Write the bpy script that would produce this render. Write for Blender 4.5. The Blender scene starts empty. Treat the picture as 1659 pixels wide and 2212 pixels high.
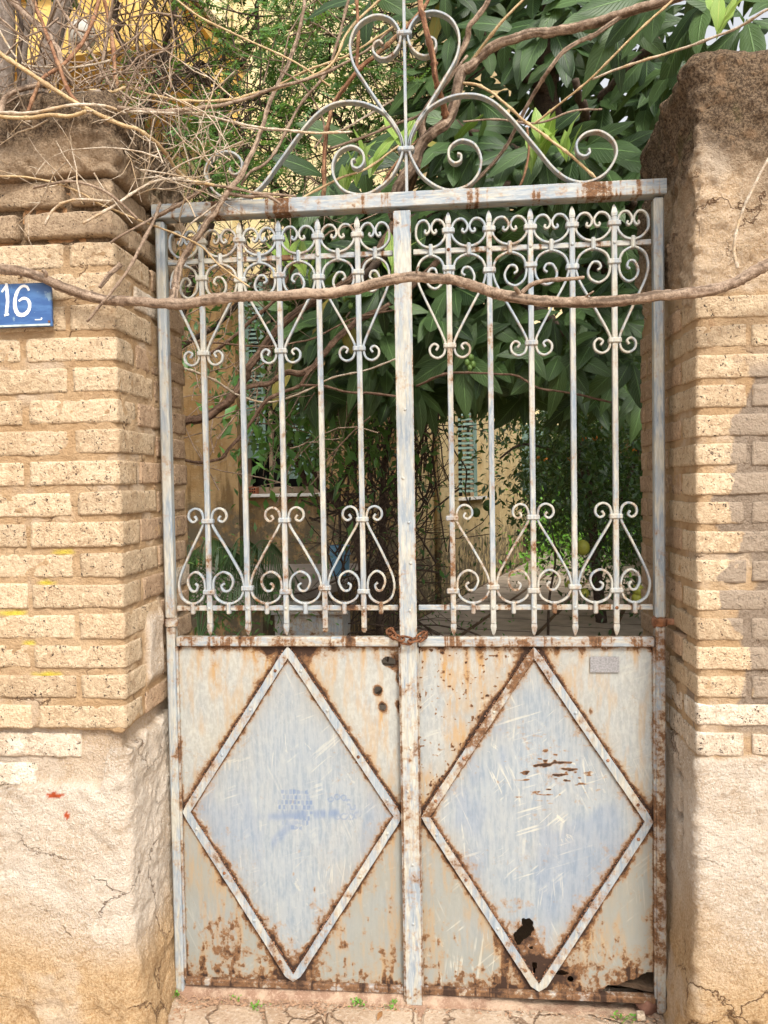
import bpy, math, random
import numpy as np
from mathutils import Vector, Matrix
random.seed(7); rng = np.random.default_rng(7)
scn = bpy.context.scene
COL = scn.collection

# ------------------------------------------------------------------ camera, sky, sun, exposure
CAM = np.array([0.132, -2.27, 1.53]); YAW, PIT, ROL = 0.087972, 0.034730, -0.016754
FPX = 1660.0; RW, RH = 1659.0, 2212.0
def _basis():
    cy, sy = math.cos(YAW), math.sin(YAW)
    fw = np.array([-sy*math.cos(PIT), cy*math.cos(PIT), -math.sin(PIT)])
    rt = np.array([cy, sy, 0.0]); up = np.cross(rt, fw)
    return rt*math.cos(ROL)+up*math.sin(ROL), -rt*math.sin(ROL)+up*math.cos(ROL), fw
R_, U_, F_ = _basis()
def _ray(u, v): return R_*(u-829.5)/FPX + U_*(1106-v)/FPX + F_
def W(u, v, y=0.0):
    d = _ray(u, v); return Vector(CAM + d*(y-CAM[1])/d[1])
def WZ(u, v, z):
    d = _ray(u, v); return Vector(CAM + d*(z-CAM[2])/d[2])
cd = bpy.data.cameras.new('camera'); cam = bpy.data.objects.new('camera', cd); COL.objects.link(cam)
M3 = Matrix(((R_[0], U_[0], -F_[0]), (R_[1], U_[1], -F_[1]), (R_[2], U_[2], -F_[2])))
cam.matrix_world = Matrix.Translation(Vector(CAM)) @ M3.to_4x4()
cd.sensor_fit = 'HORIZONTAL'; cd.sensor_width = 36.0; cd.lens = 36.0*FPX/RW
cd.clip_start = 0.02; cd.clip_end = 500.0
scn.camera = cam
world = bpy.data.worlds.new("World"); scn.world = world; world.use_nodes = True
wn = world.node_tree; wn.nodes.clear()
sky = wn.nodes.new('ShaderNodeTexSky'); sky.sky_type = 'NISHITA'; sky.sun_disc = False
SUN_EL, SUN_AZ = math.radians(48), math.radians(24)      # azimuth: from behind the camera, to its right
sky.sun_elevation = SUN_EL
sun_dir = Vector((math.sin(SUN_AZ)*math.cos(SUN_EL), -math.cos(SUN_AZ)*math.cos(SUN_EL), math.sin(SUN_EL)))
sky.sun_rotation = math.atan2(sun_dir.x, sun_dir.y)
sky.dust_density = 4.0; sky.ozone_density = 0.6; sky.air_density = 1.0
hs = wn.nodes.new('ShaderNodeHueSaturation'); hs.inputs['Saturation'].default_value = 0.15
bg = wn.nodes.new('ShaderNodeBackground'); bg.inputs['Strength'].default_value = 0.15
wo = wn.nodes.new('ShaderNodeOutputWorld')
wn.links.new(sky.outputs[0], hs.inputs['Color']); wn.links.new(hs.outputs[0], bg.inputs[0]); wn.links.new(bg.outputs[0], wo.inputs[0])
sl = bpy.data.lights.new('sun', 'SUN'); sl.energy = 1.5; sl.angle = math.radians(10); sl.color = (1.0, 0.93, 0.82)
so = bpy.data.objects.new('sun', sl); COL.objects.link(so)
so.rotation_euler = (-sun_dir).to_track_quat('-Z', 'Y').to_euler(); so.location = (0, -6, 8)
scn.view_settings.view_transform = 'Standard'; scn.view_settings.look = 'None'
scn.view_settings.gamma = 1.0; scn.view_settings.exposure = 1.02
scn.cycles.max_bounces = 5; scn.cycles.diffuse_bounces = 4; scn.cycles.glossy_bounces = 2; scn.cycles.transmission_bounces = 2
scn.cycles.caustics_reflective = False; scn.cycles.caustics_refractive = False

# ------------------------------------------------------------------ helpers
WL = {}                                   # world location of every parent (no rotations on parents)
def thing(name, label, cat, loc, group=None):
    o = bpy.data.objects.new(name, None); COL.objects.link(o); o.location = loc
    o.empty_display_size = 0.1; WL[o.name] = Vector(loc)
    o['label'] = label; o['category'] = cat
    if group: o['group'] = group
    return o
def tag(o, label=None, cat=None, group=None, kind=None):
    for k, v in (('label', label), ('category', cat), ('group', group), ('kind', kind)):
        if v: o[k] = v
    return o
class MB:
    def __init__(s): s.v = []; s.f = []; s.ra = []
    def add(s, vs, fs):
        b = len(s.v); s.v.extend([tuple(p) for p in vs]); s.f.extend([tuple(b+i for i in f) for f in fs])
    def box(s, lo, hi, bev=0.0):
        x0, y0, z0 = lo; x1, y1, z1 = hi
        if bev <= 0:
            s.add([(x0,y0,z0),(x1,y0,z0),(x1,y1,z0),(x0,y1,z0),(x0,y0,z1),(x1,y0,z1),(x1,y1,z1),(x0,y1,z1)],
                  [(3,2,1,0),(4,5,6,7),(0,1,5,4),(1,2,6,5),(2,3,7,6),(3,0,4,7)]); return
        b = bev; vs = []; 
        for (z, i) in ((z0, 1), (z0+b, 0), (z1-b, 0), (z1, 1)):
            q = b if i else 0.0
            for (x, y) in ((x0+b,y0+q),(x1-b,y0+q),(x1-q,y0+b),(x1-q,y1-b),(x1-b,y1-q),(x0+b,y1-q),(x0+q,y1-b),(x0+q,y0+b)):
                vs.append((x, y, z))
        fs = [tuple(range(7, -1, -1)), tuple(range(24, 32))]
        for k in range(3):
            for j in range(8):
                a = k*8+j; c = k*8+(j+1) % 8; fs.append((a, c, c+8, a+8))
        s.add(vs, fs)
    def tube(s, pts, rad, n=6, cap=True, wob=0.0, ridge=0.0):
        pts = [Vector(p) for p in pts]; m = len(pts); rg = [random.uniform(-1, 1) for _ in range(n)]
        if not hasattr(rad, '__len__'): rad = [rad]*m
        t = (pts[1]-pts[0]).normalized(); a = Vector((0, 0, 1)) if abs(t.z) < .9 else Vector((1, 0, 0))
        nx = t.cross(a).normalized(); b0 = len(s.v)
        for i in range(m):
            tt = (pts[min(i+1, m-1)]-pts[max(i-1, 0)]).normalized()
            nx = (nx-tt*nx.dot(tt)).normalized(); ny = tt.cross(nx)
            for k in range(n):
                if ridge: rg[k] = max(-1, min(1, rg[k]*.93+random.uniform(-.38, .38)))
                an = 2*math.pi*k/n; r = rad[i]*(1+(random.uniform(-wob, wob) if wob else 0)+ridge*rg[k]); s.ra.append(rg[k] if ridge else 0)
                s.v.append(tuple(pts[i]+nx*math.cos(an)*r+ny*math.sin(an)*r))
        for i in range(m-1):
            for k in range(n):
                k2 = (k+1) % n; s.f.append((b0+i*n+k, b0+i*n+k2, b0+(i+1)*n+k2, b0+(i+1)*n+k))
        if cap:
            s.f.append(tuple(b0+k for k in range(n-1, -1, -1))); s.f.append(tuple(b0+(m-1)*n+k for k in range(n)))
    def build(s, name, mat, parent=None, smooth=False, wloc=None, attrs=None):
        V = np.array(s.v, dtype=np.float64)
        c = Vector((V.min(0)+V.max(0))/2) if wloc is None else Vector(wloc)
        me = bpy.data.meshes.new(name); me.from_pydata([tuple(p) for p in (V-np.array(c))], [], s.f)
        if smooth: me.shade_smooth()
        if mat: me.materials.append(mat)
        if attrs:
            for k, a in attrs.items():
                at = me.attributes.new(k, 'FLOAT', 'POINT'); at.data.foreach_set('value', np.asarray(a, dtype=np.float32))
        o = bpy.data.objects.new(name, me); COL.objects.link(o)
        if parent is not None:
            o.parent = parent; o.location = c-WL[parent.name]
        else: o.location = c
        WL[o.name] = c
        return o
def npmesh(name, V, F, mat, parent=None, attrs=None, smooth=True, uv=None):
    V = np.asarray(V, dtype=np.float32); F = np.asarray(F, dtype=np.int32)
    c = (V.min(0)+V.max(0))/2; me = bpy.data.meshes.new(name); k = F.shape[1]
    me.vertices.add(len(V)); me.vertices.foreach_set('co', (V-c).ravel())
    me.loops.add(F.size); me.loops.foreach_set('vertex_index', F.ravel())
    me.polygons.add(len(F)); me.polygons.foreach_set('loop_start', np.arange(0, F.size, k, dtype=np.int32))
    me.polygons.foreach_set('loop_total', np.full(len(F), k, dtype=np.int32))
    if uv is not None:
        ul = me.uv_layers.new(name='UVMap'); ul.data.foreach_set('uv', np.asarray(uv, dtype=np.float32)[F.ravel()].ravel())
    me.update(calc_edges=True); me.validate()
    if smooth: me.shade_smooth()
    if mat: me.materials.append(mat)
    if attrs:
        for kk, a in attrs.items():
            at = me.attributes.new(kk, 'FLOAT', 'POINT'); at.data.foreach_set('value', np.asarray(a, dtype=np.float32))
    o = bpy.data.objects.new(name, me); COL.objects.link(o); c = Vector([float(t) for t in c])
    if parent is not None: o.parent = parent; o.location = c-WL[parent.name]
    else: o.location = c
    WL[o.name] = c
    return o
def gridfaces(nr, nc):
    i = np.arange(nr-1)[:, None]*nc+np.arange(nc-1)[None, :]; i = i.ravel()
    return np.stack([i, i+1, i+nc+1, i+nc], 1)
# value noise in numpy
_T = rng.random((64, 64, 64)).astype(np.float32)
def vnoise(P):
    P = np.asarray(P, dtype=np.float64); i = np.floor(P).astype(int); f = P-i; f = f*f*(3-2*f); r = 0
    for dx in (0, 1):
        for dy in (0, 1):
            for dz in (0, 1):
                w = (f[..., 0] if dx else 1-f[..., 0])*(f[..., 1] if dy else 1-f[..., 1])*(f[..., 2] if dz else 1-f[..., 2])
                r = r+w*_T[(i[..., 0]+dx) & 63, (i[..., 1]+dy) & 63, (i[..., 2]+dz) & 63]
    return r
def fbm(P, sc, octv=4, off=0.0):
    P = np.asarray(P)*sc+off+13.7; a = 0.5; t = 0; n = 0
    for _ in range(octv):
        t = t+a*vnoise(P); n += a; a *= .5; P = P*2.03+5.1
    return t/n
def sstep(x, a, b):
    t = np.clip((x-a)/(b-a), 0, 1); return t*t*(3-2*t)
def smooth_poly(pts, n=6):
    P = [Vector(p) for p in pts]; out = []
    for i in range(len(P)-1):
        p0, p1, p2, p3 = P[max(i-1, 0)], P[i], P[i+1], P[min(i+2, len(P)-1)]
        for k in range(n):
            t = k/n; t2 = t*t; t3 = t2*t
            out.append(0.5*((2*p1)+(p2-p0)*t+(2*p0-5*p1+4*p2-p3)*t2+(3*p1-p0-3*p2+p3)*t3))
    out.append(P[-1]); return out
# node helper
class NT:
    def __init__(s, name):
        s.m = bpy.data.materials.new(name); s.m.use_nodes = True; s.t = s.m.node_tree; s.t.nodes.clear()
        s.out = s.t.nodes.new('ShaderNodeOutputMaterial'); s.geo = s.t.nodes.new('ShaderNodeNewGeometry'); s.pos = s.geo.outputs['Position']
    def n(s, ty, **kw):
        nd = s.t.nodes.new(ty)
        for k, v in kw.items(): setattr(nd, k, v)
        return nd
    def set(s, sock, v):
        if hasattr(v, 'is_linked') or isinstance(v, bpy.types.NodeSocket): s.t.links.new(v, sock)
        elif isinstance(v, (tuple, list)) and len(v) == 3 and sock.type == 'RGBA': sock.default_value = (*v, 1)
        else: sock.default_value = v
    def vec(s, scale, base=None, rot=(0, 0, 0)):
        m = s.n('ShaderNodeMapping'); s.set(m.inputs[0], base or s.pos); m.inputs['Scale'].default_value = scale; m.inputs['Rotation'].default_value = rot
        return m.outputs[0]
    def rvec(s, scale, rot):
        m = s.n('ShaderNodeMapping'); s.set(m.inputs[0], s.pos); m.inputs['Rotation'].default_value = rot
        return s.vec(scale, m.outputs[0])
    def noise(s, scale=5, detail=4, rough=.55, vec=None, dist=0.0, col=False):
        n = s.n('ShaderNodeTexNoise'); s.set(n.inputs['Vector'], vec or s.pos); n.inputs['Scale'].default_value = scale
        n.inputs['Detail'].default_value = detail; n.inputs['Roughness'].default_value = rough; n.inputs['Distortion'].default_value = dist
        return n.outputs['Color'] if col else n.outputs['Fac']
    def vor(s, scale=5, vec=None, feat='F1', out='Distance', rnd=1.0):
        n = s.n('ShaderNodeTexVoronoi', feature=feat); s.set(n.inputs['Vector'], vec or s.pos); n.inputs['Scale'].default_value = scale
        n.inputs['Randomness'].default_value = rnd; return n.outputs[out]
    def ramp(s, v, a, b, lo=0.0, hi=1.0, smooth=True):
        n = s.n('ShaderNodeMapRange'); n.interpolation_type = 'SMOOTHSTEP' if smooth else 'LINEAR'
        s.set(n.inputs['Value'], v); n.inputs['From Min'].default_value = a; n.inputs['From Max'].default_value = b
        n.inputs['To Min'].default_value = lo; n.inputs['To Max'].default_value = hi; return n.outputs[0]
    def mix(s, fac, a, b, mode='MIX'):
        n = s.n('ShaderNodeMix', data_type='RGBA', blend_type=mode); s.set(n.inputs[0], fac); s.set(n.inputs[6], a); s.set(n.inputs[7], b); return n.outputs[2]
    def math(s, op, a, b=0.0, clamp=False):
        n = s.n('ShaderNodeMath', operation=op); n.use_clamp = clamp; s.set(n.inputs[0], a); s.set(n.inputs[1], b); return n.outputs[0]
    def attr(s, name):
        n = s.n('ShaderNodeAttribute'); n.attribute_name = name; return n.outputs['Fac']
    def bump(s, h, strength=.5, dist=.01, nrm=None):
        n = s.n('ShaderNodeBump'); n.inputs['Strength'].default_value = strength; n.inputs['Distance'].default_value = dist; s.set(n.inputs['Height'], h)
        if nrm: s.set(n.inputs['Normal'], nrm)
        return n.outputs[0]
    def bsdf(s, col, rough=.8, nrm=None, metal=0.0, spec=.3):
        n = s.n('ShaderNodeBsdfPrincipled'); s.set(n.inputs['Base Color'], col); s.set(n.inputs['Roughness'], rough); n.inputs['Metallic'].default_value = metal
        n.inputs['Specular IOR Level'].default_value = spec
        if nrm: s.set(n.inputs['Normal'], nrm)
        return n.outputs[0]
    def done(s, sh): s.t.links.new(sh, s.out.inputs[0]); return s.m

RUST_D, RUST_M, RUST_L = (.036, .017, .009), (.100, .045, .018), (.30, .165, .065)
def paint_mat(name, rust=0.0, cream=0.0, use_attr=False, wear_dir='z', pink=0.0):
    t = NT(name)
    sc = (9, 9, 1.1) if wear_dir == 'z' else (1.1, 9, 9)
    st = t.noise(9, 5, .6, t.vec(sc)); big = t.noise(4.5, 3, .5)
    tone = t.math('ADD', t.math('MULTIPLY', st, .75), t.math('MULTIPLY', big, .6))
    if use_attr: tone = t.math('ADD', tone, t.attr('tone'))
    tone = t.ramp(tone, .62-cream, .80-cream)
    if use_attr: st = t.noise(7, 3, .5, t.vec((5, 5, 1.6)))
    if use_attr: tone = t.math('MULTIPLY', t.math('ADD', t.math('MULTIPLY', t.math('SUBTRACT', st, .5), .5), t.attr('tone')), 1.0, True)
    fine = t.noise(60, 4, .65, t.vec((1.6, 1.6, .8) if use_attr else ((3, 3, .5) if wear_dir == 'z' else (.5, 3, 3))))
    blue = t.mix(t.ramp(t.noise(11, 4, .6, t.vec(sc)), .38, .66), (.285, .315, .335), (.195, .24, .285))
    blue = t.mix(t.ramp(fine, .45, .62, 0, .35 if use_attr else 1.0), blue, (.33, .355, .365))
    crm = t.mix(t.ramp(fine, .4, .62), (.375, .352, .29), (.465, .445, .38))
    col = t.mix(tone, blue, crm)
    g = t.ramp(t.noise(2.3, 3), .45, .7); col = t.mix(t.math('MULTIPLY', g, .35), col, (.30, .31, .30))
    if use_attr: col = t.mix(t.attr('grime_shade'), col, (.235, .235, .20))
    if use_attr:
        # cream-white scratches and wiped paint, thin lines in a few directions, only where the panel is worn
        mk = t.attr('scratch')
        for k, (rot, sx) in enumerate((((0, .42, 0), 1), ((0, -.14, 0), 2), ((0, -1.25, 0), 3), ((0, -.85, 0), 4), ((0, .08, 0), 5))):
            l = t.noise(30, 2.5, .5, t.rvec((3.4, 1, .16), rot))
            zone = t.ramp(t.noise(4.0+k*1.7, 3, .6, t.rvec((1, 1, 1), (0, 0, k*1.3))), .53, .66)
            e = t.math('MULTIPLY', t.math('MULTIPLY', t.ramp(l, .585, .64), zone), mk)
            col = t.mix(t.math('MULTIPLY', e, .8), col, (.52, .495, .41))
        fl = t.ramp(t.noise(20, 6, .75, t.rvec((1, 1, .45), (0, .7, 0))), .60, .635); col = t.mix(t.math('MULTIPLY', t.math('MULTIPLY', fl, t.ramp(t.noise(5, 3), .46, .6)), mk), col, (.52, .49, .40)); sh = t.ramp(t.noise(90, 5, .75), .60, .68); col = t.mix(t.math('MULTIPLY', sh, .45), col, (.20, .22, .23))
        col = t.mix(t.math('MULTIPLY', t.attr('mark'), .85), col, (.095, .155, .28))
        col = t.mix(t.math('MULTIPLY', t.attr('stain'), t.ramp(t.noise(40, 4, .7, t.vec((2, 2, .4))), .30, .60)), col, (.38, .23, .09))
    if not use_attr:
        sz = t.n('ShaderNodeSeparateXYZ'); t.set(sz.inputs[0], t.pos); low = t.math('MULTIPLY', t.ramp(sz.outputs[2], 1.02, 1.42, 1, 0), .055)
        if wear_dir == 'x': low = t.math('ADD', low, t.math('MULTIPLY', t.ramp(t.noise(7, 4, .7, t.vec((2.2, .2, .10))), .50, .64), .16))
    n1 = t.noise(34, 6, .72); n2 = t.noise(6.5, 4, .6); n3 = t.noise(150, 3, .6)
    rs = t.math('ADD', t.math('MULTIPLY', n1, .6), t.math('ADD', t.math('MULTIPLY', n2, .45), t.math('MULTIPLY', n3, .15)))
    rs = t.math('ADD', rs, rust)
    if not use_attr: rs = t.math('ADD', rs, low)
    if use_attr: rs = t.math('ADD', rs, t.attr('rust'))
    halo = t.ramp(rs, .645, .76); rm = t.ramp(rs, .735, .80); rd = t.ramp(rs, .81, .93)
    col = t.mix(t.math('MULTIPLY', halo, .55), col, RUST_L)
    col = t.mix(t.math('MULTIPLY', rm, .93), col, t.mix(t.ramp(n3, .35, .65), RUST_M, (.19, .088, .034)))
    col = t.mix(rd, col, RUST_D)
    if pink: col = t.mix(t.ramp(t.math('ADD', t.noise(14, 5, .7, None), pink), .66, .70), col, (.52, .20, .14))
    h = t.math('ADD', t.math('MULTIPLY', fine, .35), t.math('MULTIPLY', t.math('MULTIPLY', rm, n3), 1.6))
    h = t.math('ADD', h, t.math('MULTIPLY', t.noise(45, 3), .5))
    nr = t.bump(h, .55, .0022)
    return t.done(t.bsdf(col, t.ramp(rm, 0, 1, .46, .92, False), nr, 0, .4))
def rust_mat(name, light=0.0):
    t = NT(name); n = t.noise(60, 5, .7); b = t.noise(12, 4, .6)
    c = t.mix(t.ramp(n, .35, .65), (.07, .027, .013), (.22, .09, .038)); c = t.mix(t.ramp(b, .45-light, .7-light), c, (.38, .21, .13))
    return t.done(t.bsdf(c, .92, t.bump(n, .7, .003)))
def wall_mat(name, base, light, dark, speck=.0, white=.0, moss=0.0, grain=170, yellow=False):
    t = NT(name); b = t.noise(7, 4, .6); m = t.noise(26, 5, .65); f = t.noise(grain, 4, .7)
    c = t.mix(t.ramp(b, .35, .65), base, light); c = t.mix(t.ramp(m, .56, .72, 0, .6), c, dark)
    c = t.mix(t.ramp(f, .5, .68, 0, .75), c, tuple(min(.9, x*1.28) for x in light)); c = t.mix(t.ramp(f, .34, .44, .5, 0), c, tuple(x*.6 for x in dark))
    ri = t.n('ShaderNodeObjectInfo').outputs['Random']; c = t.mix(t.ramp(ri, 0, 1, .0, .5, False), c, tuple(x*.74 for x in base)); lt = t.ramp(t.math('FRACT', t.math('MULTIPLY', ri, 7.3)), .6, 1, 0, .35); c = t.mix(lt, c, tuple(min(.85, x*1.25) for x in light))
    if white: c = t.mix(t.ramp(t.math('ADD', t.noise(13, 4, .6), white), .60, .68, 0, .75), c, (.72, .66, .56))
    lm = t.noise(55, 4, .65); c = t.mix(t.ramp(lm, .52, .66, 0, .55), c, tuple(x*.8 for x in dark)); c = t.mix(t.ramp(lm, .34, .46, .45, 0), c, tuple(min(.9, x*1.3) for x in light))
    h = t.math('ADD', t.math('MULTIPLY', f, 1.0), t.math('ADD', t.math('MULTIPLY', m, 1.3), t.math('MULTIPLY', lm, -1.5)))
    if speck:   # dark stones and pits in the rough block
        v = t.n('ShaderNodeTexVoronoi'); v.inputs['Scale'].default_value = 62; t.set(v.inputs['Vector'], t.mix(.12, t.pos, t.noise(40, 3, .6, col=True), 'ADD'))
        pick = t.n('ShaderNodeSeparateColor'); t.set(pick.inputs[0], v.outputs['Color'])
        pit = t.math('MULTIPLY', t.ramp(v.outputs['Distance'], .22, .36, 1, 0), t.ramp(pick.outputs[0], 1-speck, 1-speck+.02))
        c = t.mix(t.math('MULTIPLY', pit, .92), c, (.045, .035, .032)); h = t.math('SUBTRACT', h, t.math('MULTIPLY', pit, .8))
        v2 = t.n('ShaderNodeTexVoronoi'); v2.inputs['Scale'].default_value = 210; p2 = t.n('ShaderNodeSeparateColor'); t.set(p2.inputs[0], v2.outputs['Color']); t.set(v2.inputs['Vector'], t.pos)
        pit2 = t.math('MULTIPLY', t.ramp(v2.outputs['Distance'], .25, .4, 1, 0), t.ramp(p2.outputs[1], .84, .86))
        c = t.mix(t.math('MULTIPLY', pit2, .6), c, (.16, .085, .045))
    if yellow:  # sprayed yellow survey marks
        y = t.attr('spray'); c = t.mix(t.math('MULTIPLY', y, .9), c, (.85, .72, .02))
    if moss: c = t.mix(t.ramp(t.math('ADD', t.noise(9, 4, .6), moss), .62, .75, 0, .5), c, (.10, .10, .03))
    return t, c, h
MT = {}
MT['paint'] = paint_mat('old_blue_paint', .012, -.02); MT['paint_rusty'] = paint_mat('rusting_blue_paint', .095, .03)
MT['paint_scroll'] = paint_mat('worn_blue_paint', .035, .02); MT['paint_beam'] = paint_mat('worn_beam_paint', .05, -.02, wear_dir='x', pink=-.06)
MT['paint_rail'] = paint_mat('worn_rail_paint', .05, .03, wear_dir='x'); MT['panel'] = paint_mat('rusty_sheet_paint', .0, -.02, True)
MT['paint_rotten'] = paint_mat('rotten_rail_paint', .15, .0, wear_dir='x'); MT['paint_post'] = paint_mat('cream_blue_post_paint', .01, .03); MT['rust'] = rust_mat('rusted_iron'); MT['rust_pink'] = rust_mat('flaking_rust', .10)
def mk(name, *a, st=1.0, ds=.006, **k):
    t, c, h = wall_mat(name, *a, **k); MT[name] = t.done(t.bsdf(c, .95, t.bump(h, st, ds), 0, .12)); return MT[name]
mk('brick', (.50, .365, .23), (.60, .47, .32), (.43, .28, .16), speck=.24, white=.0)
mk('brick_reveal_shaded', (.44, .30, .19), (.52, .37, .245), (.34, .20, .115), speck=.16, white=-.12)  # darker copy of the brick: the reveal's shade is put into its colour
mk('brick_pale', (.52, .41, .30), (.66, .56, .44), (.40, .29, .20), speck=.22, white=.05)
mk('mortar_in', (.46, .25, .12), (.54, .32, .17), (.33, .17, .08))

# pillar skin: mortar, plaster, black weathering, darkened recesses and reveal chosen by vertex attributes
def skin_mat():
    t = NT('pillar_skin'); b = t.noise(6, 4, .6); m = t.noise(24, 5, .65); f = t.noise(150, 5, .75)
    mor = t.mix(t.ramp(b, .35, .65), (.50, .325, .175), (.59, .415, .25)); mor = t.mix(t.ramp(m, .55, .7, 0, .5), mor, (.34, .18, .085))
    pl = t.mix(t.ramp(b, .4, .6), (.60, .475, .35), (.71, .60, .48)); pl = t.mix(t.ramp(f, .5, .6, 0, .85), pl, (.76, .69, .61)); pl = t.mix(t.ramp(f, .34, .44, .45, 0), pl, (.42, .27, .17))
    och = t.mix(t.ramp(f, .4, .6), (.47, .29, .14), (.62, .44, .26)); pl = t.mix(t.attr('ochre'), pl, och)
    dk = t.mix(t.ramp(f, .4, .62), (.075, .052, .036), (.27, .19, .12)); dk = t.mix(t.ramp(m, .56, .66, 0, .6), dk, (.34, .22, .13)); dk = t.mix(t.ramp(t.noise(8, 3), .6, .72, 0, .5), dk, (.10, .10, .035))
    dk = t.mix(t.ramp(f, .66, .72), dk, (.55, .46, .36))
    c = t.mix(t.ramp(t.noise(4.2, 5, .6), .54, .66, 0, .35), t.mix(t.attr('plaster'), mor, pl), (.74, .66, .56)); c = t.mix(t.attr('black'), c, dk)
    c = t.mix(t.math('MULTIPLY', t.attr('grey'), .85), c, t.mix(t.ramp(f, .4, .6), (.22, .175, .135), (.31, .25, .20)))
    c = t.mix(t.attr('spray'), c, (.72, .58, .06)); c = t.mix(t.attr('red'), c, (.50, .10, .035))
    c = t.mix(t.ramp(f, .3, .42, .55, 0), c, (.16, .085, .045))
    crk = t.vor(3.6, t.mix(.16, t.pos, t.noise(7, 5, .65, col=True), 'ADD'), 'DISTANCE_TO_EDGE'); ck = t.math('MULTIPLY', t.ramp(crk, .0, .012, 1, 0), t.ramp(t.noise(3.1, 3), .48, .6)); c = t.mix(t.math('MULTIPLY', ck, .75), c, (.17, .09, .05))
    h = t.math('SUBTRACT', t.math('ADD', t.math('MULTIPLY', f, 1.3), t.math('MULTIPLY', m, 1.6)), t.math('MULTIPLY', ck, 1.5))
    return t.done(t.bsdf(c, .96, t.bump(h, 1.0, .010), 0, .1))
t, c_, h_ = wall_mat('brick_smeared', (.50, .365, .23), (.60, .47, .32), (.43, .28, .16), speck=.24, white=.0)
sp_ = t.n('ShaderNodeSeparateXYZ'); t.set(sp_.inputs[0], t.pos); xn = t.math('ADD', sp_.outputs[0], t.math('MULTIPLY', t.math('SUBTRACT', t.noise(6, 4, .55), .5), .30))
sm_ = t.math('MULTIPLY', t.ramp(xn, .868, .878), t.math('MULTIPLY', t.ramp(sp_.outputs[2], .86, .92), t.ramp(sp_.outputs[2], 1.80, 1.86, 1, 0)))
c_ = t.mix(t.math('MULTIPLY', sm_, .88), c_, t.mix(t.noise(60, 4), (.25, .20, .15), (.34, .27, .21))); MT['brick_smeared'] = t.done(t.bsdf(c_, .95, t.bump(h_, 1.0, .006), 0, .12))
MT['skin'] = skin_mat()
def bark_mat(name, c1, c2, c3):
    t = NT(name); g = t.noise(46, 5, .7); s2 = t.noise(11, 3, .6); w = t.noise(230, 3, .7); rg = t.attr('ridge')
    c = t.mix(t.ramp(g, .36, .64), c1, c2); c = t.mix(t.ramp(s2, .5, .66, 0, .8), c, c3); c = t.mix(t.ramp(w, .4, .5, .5, 0), c, tuple(x*.4 for x in c1)); c = t.mix(t.ramp(rg, -.75, -.1, .75, 0), c, tuple(x*.35 for x in c1)); c = t.mix(t.ramp(rg, .3, .9, 0, .5), c, tuple(min(.8, x*1.35) for x in c2))
    return t.done(t.bsdf(c, .85, t.bump(t.math('ADD', g, t.math('MULTIPLY', w, .5)), .9, .004), 0, .2))
MT['vine'] = bark_mat('vine_bark', (.17, .112, .075), (.37, .275, .20), (.26, .185, .13)); MT['vine_red'] = bark_mat('red_brown_shoot', (.17, .075, .04), (.33, .18, .10), (.40, .25, .14))
MT['vine_pale'] = bark_mat('pale_dry_shoot', (.38, .29, .20), (.62, .53, .42), (.48, .33, .18)); MT['vine_straw'] = bark_mat('straw_shoot', (.44, .30, .15), (.58, .44, .26), (.36, .24, .13))
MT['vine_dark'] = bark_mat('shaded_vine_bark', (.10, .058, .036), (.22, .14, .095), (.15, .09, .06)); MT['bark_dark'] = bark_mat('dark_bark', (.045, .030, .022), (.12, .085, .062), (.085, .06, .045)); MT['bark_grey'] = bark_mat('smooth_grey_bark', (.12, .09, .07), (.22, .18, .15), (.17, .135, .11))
def leaf_mat(name, ca, cb, veins=False, rough=.42, tr=.22, spot=None):
    t = NT(name); ri = t.geo.outputs['Random Per Island']; oi = t.n('ShaderNodeObjectInfo').outputs['Random']
    r = t.math('FRACT', t.math('ADD', ri, oi)); c = t.mix(r, ca, cb); c = t.mix(t.ramp(t.noise(9, 3), .4, .7, 0, .35), c, tuple(x*.6 for x in ca)); nr = None
    if spot: c = t.mix(t.ramp(r, .992, .995), c, spot)
    if veins:
        uv = t.n('ShaderNodeUVMap').outputs[0]; sp = t.n('ShaderNodeSeparateXYZ'); t.set(sp.inputs[0], uv)
        ax = t.math('ABSOLUTE', t.math('SUBTRACT', sp.outputs[0], .5)); q = t.math('SUBTRACT', t.math('MULTIPLY', sp.outputs[1], 13.0), t.math('MULTIPLY', ax, 7.0))
        fr = t.math('ABSOLUTE', t.math('SUBTRACT', t.math('FRACT', q), .5)); vein = t.ramp(fr, .38, .5, 0, 1); mid = t.ramp(ax, .015, .04, 1, 0)
        vv = t.math('MAXIMUM', t.math('MULTIPLY', vein, .55), mid); c = t.mix(t.math('MULTIPLY', vv, .5), c, tuple(min(1, x*2.6+.03) for x in cb))
        nr = t.bump(t.math('MULTIPLY', t.math('MAXIMUM', vein, mid), -1.0), .8, .004)
    p = t.bsdf(c, rough, nr, 0, .45); tl = t.n('ShaderNodeBsdfTranslucent'); t.set(tl.inputs[0], t.mix(.5, c, (.30, .45, .05)))
    m = t.n('ShaderNodeMixShader'); m.inputs[0].default_value = tr; t.t.links.new(p, m.inputs[1]); t.t.links.new(tl.outputs[0], m.inputs[2])
    return t.done(m.outputs[0])
MT['loquat'] = leaf_mat('loquat_leaf', (.013, .038, .010), (.080, .145, .042), True, .5, .2, (.30, .24, .05)); MT['loquat_young'] = leaf_mat('young_loquat_leaf', (.26, .42, .07), (.38, .54, .13), True, .45, .35)
MT['fine'] = leaf_mat('fine_leaf', (.045, .115, .025), (.13, .26, .055), False, .5, .35); MT['mid'] = leaf_mat('shrub_leaf', (.045, .12, .03), (.10, .22, .05), False, .4, .25)
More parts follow.
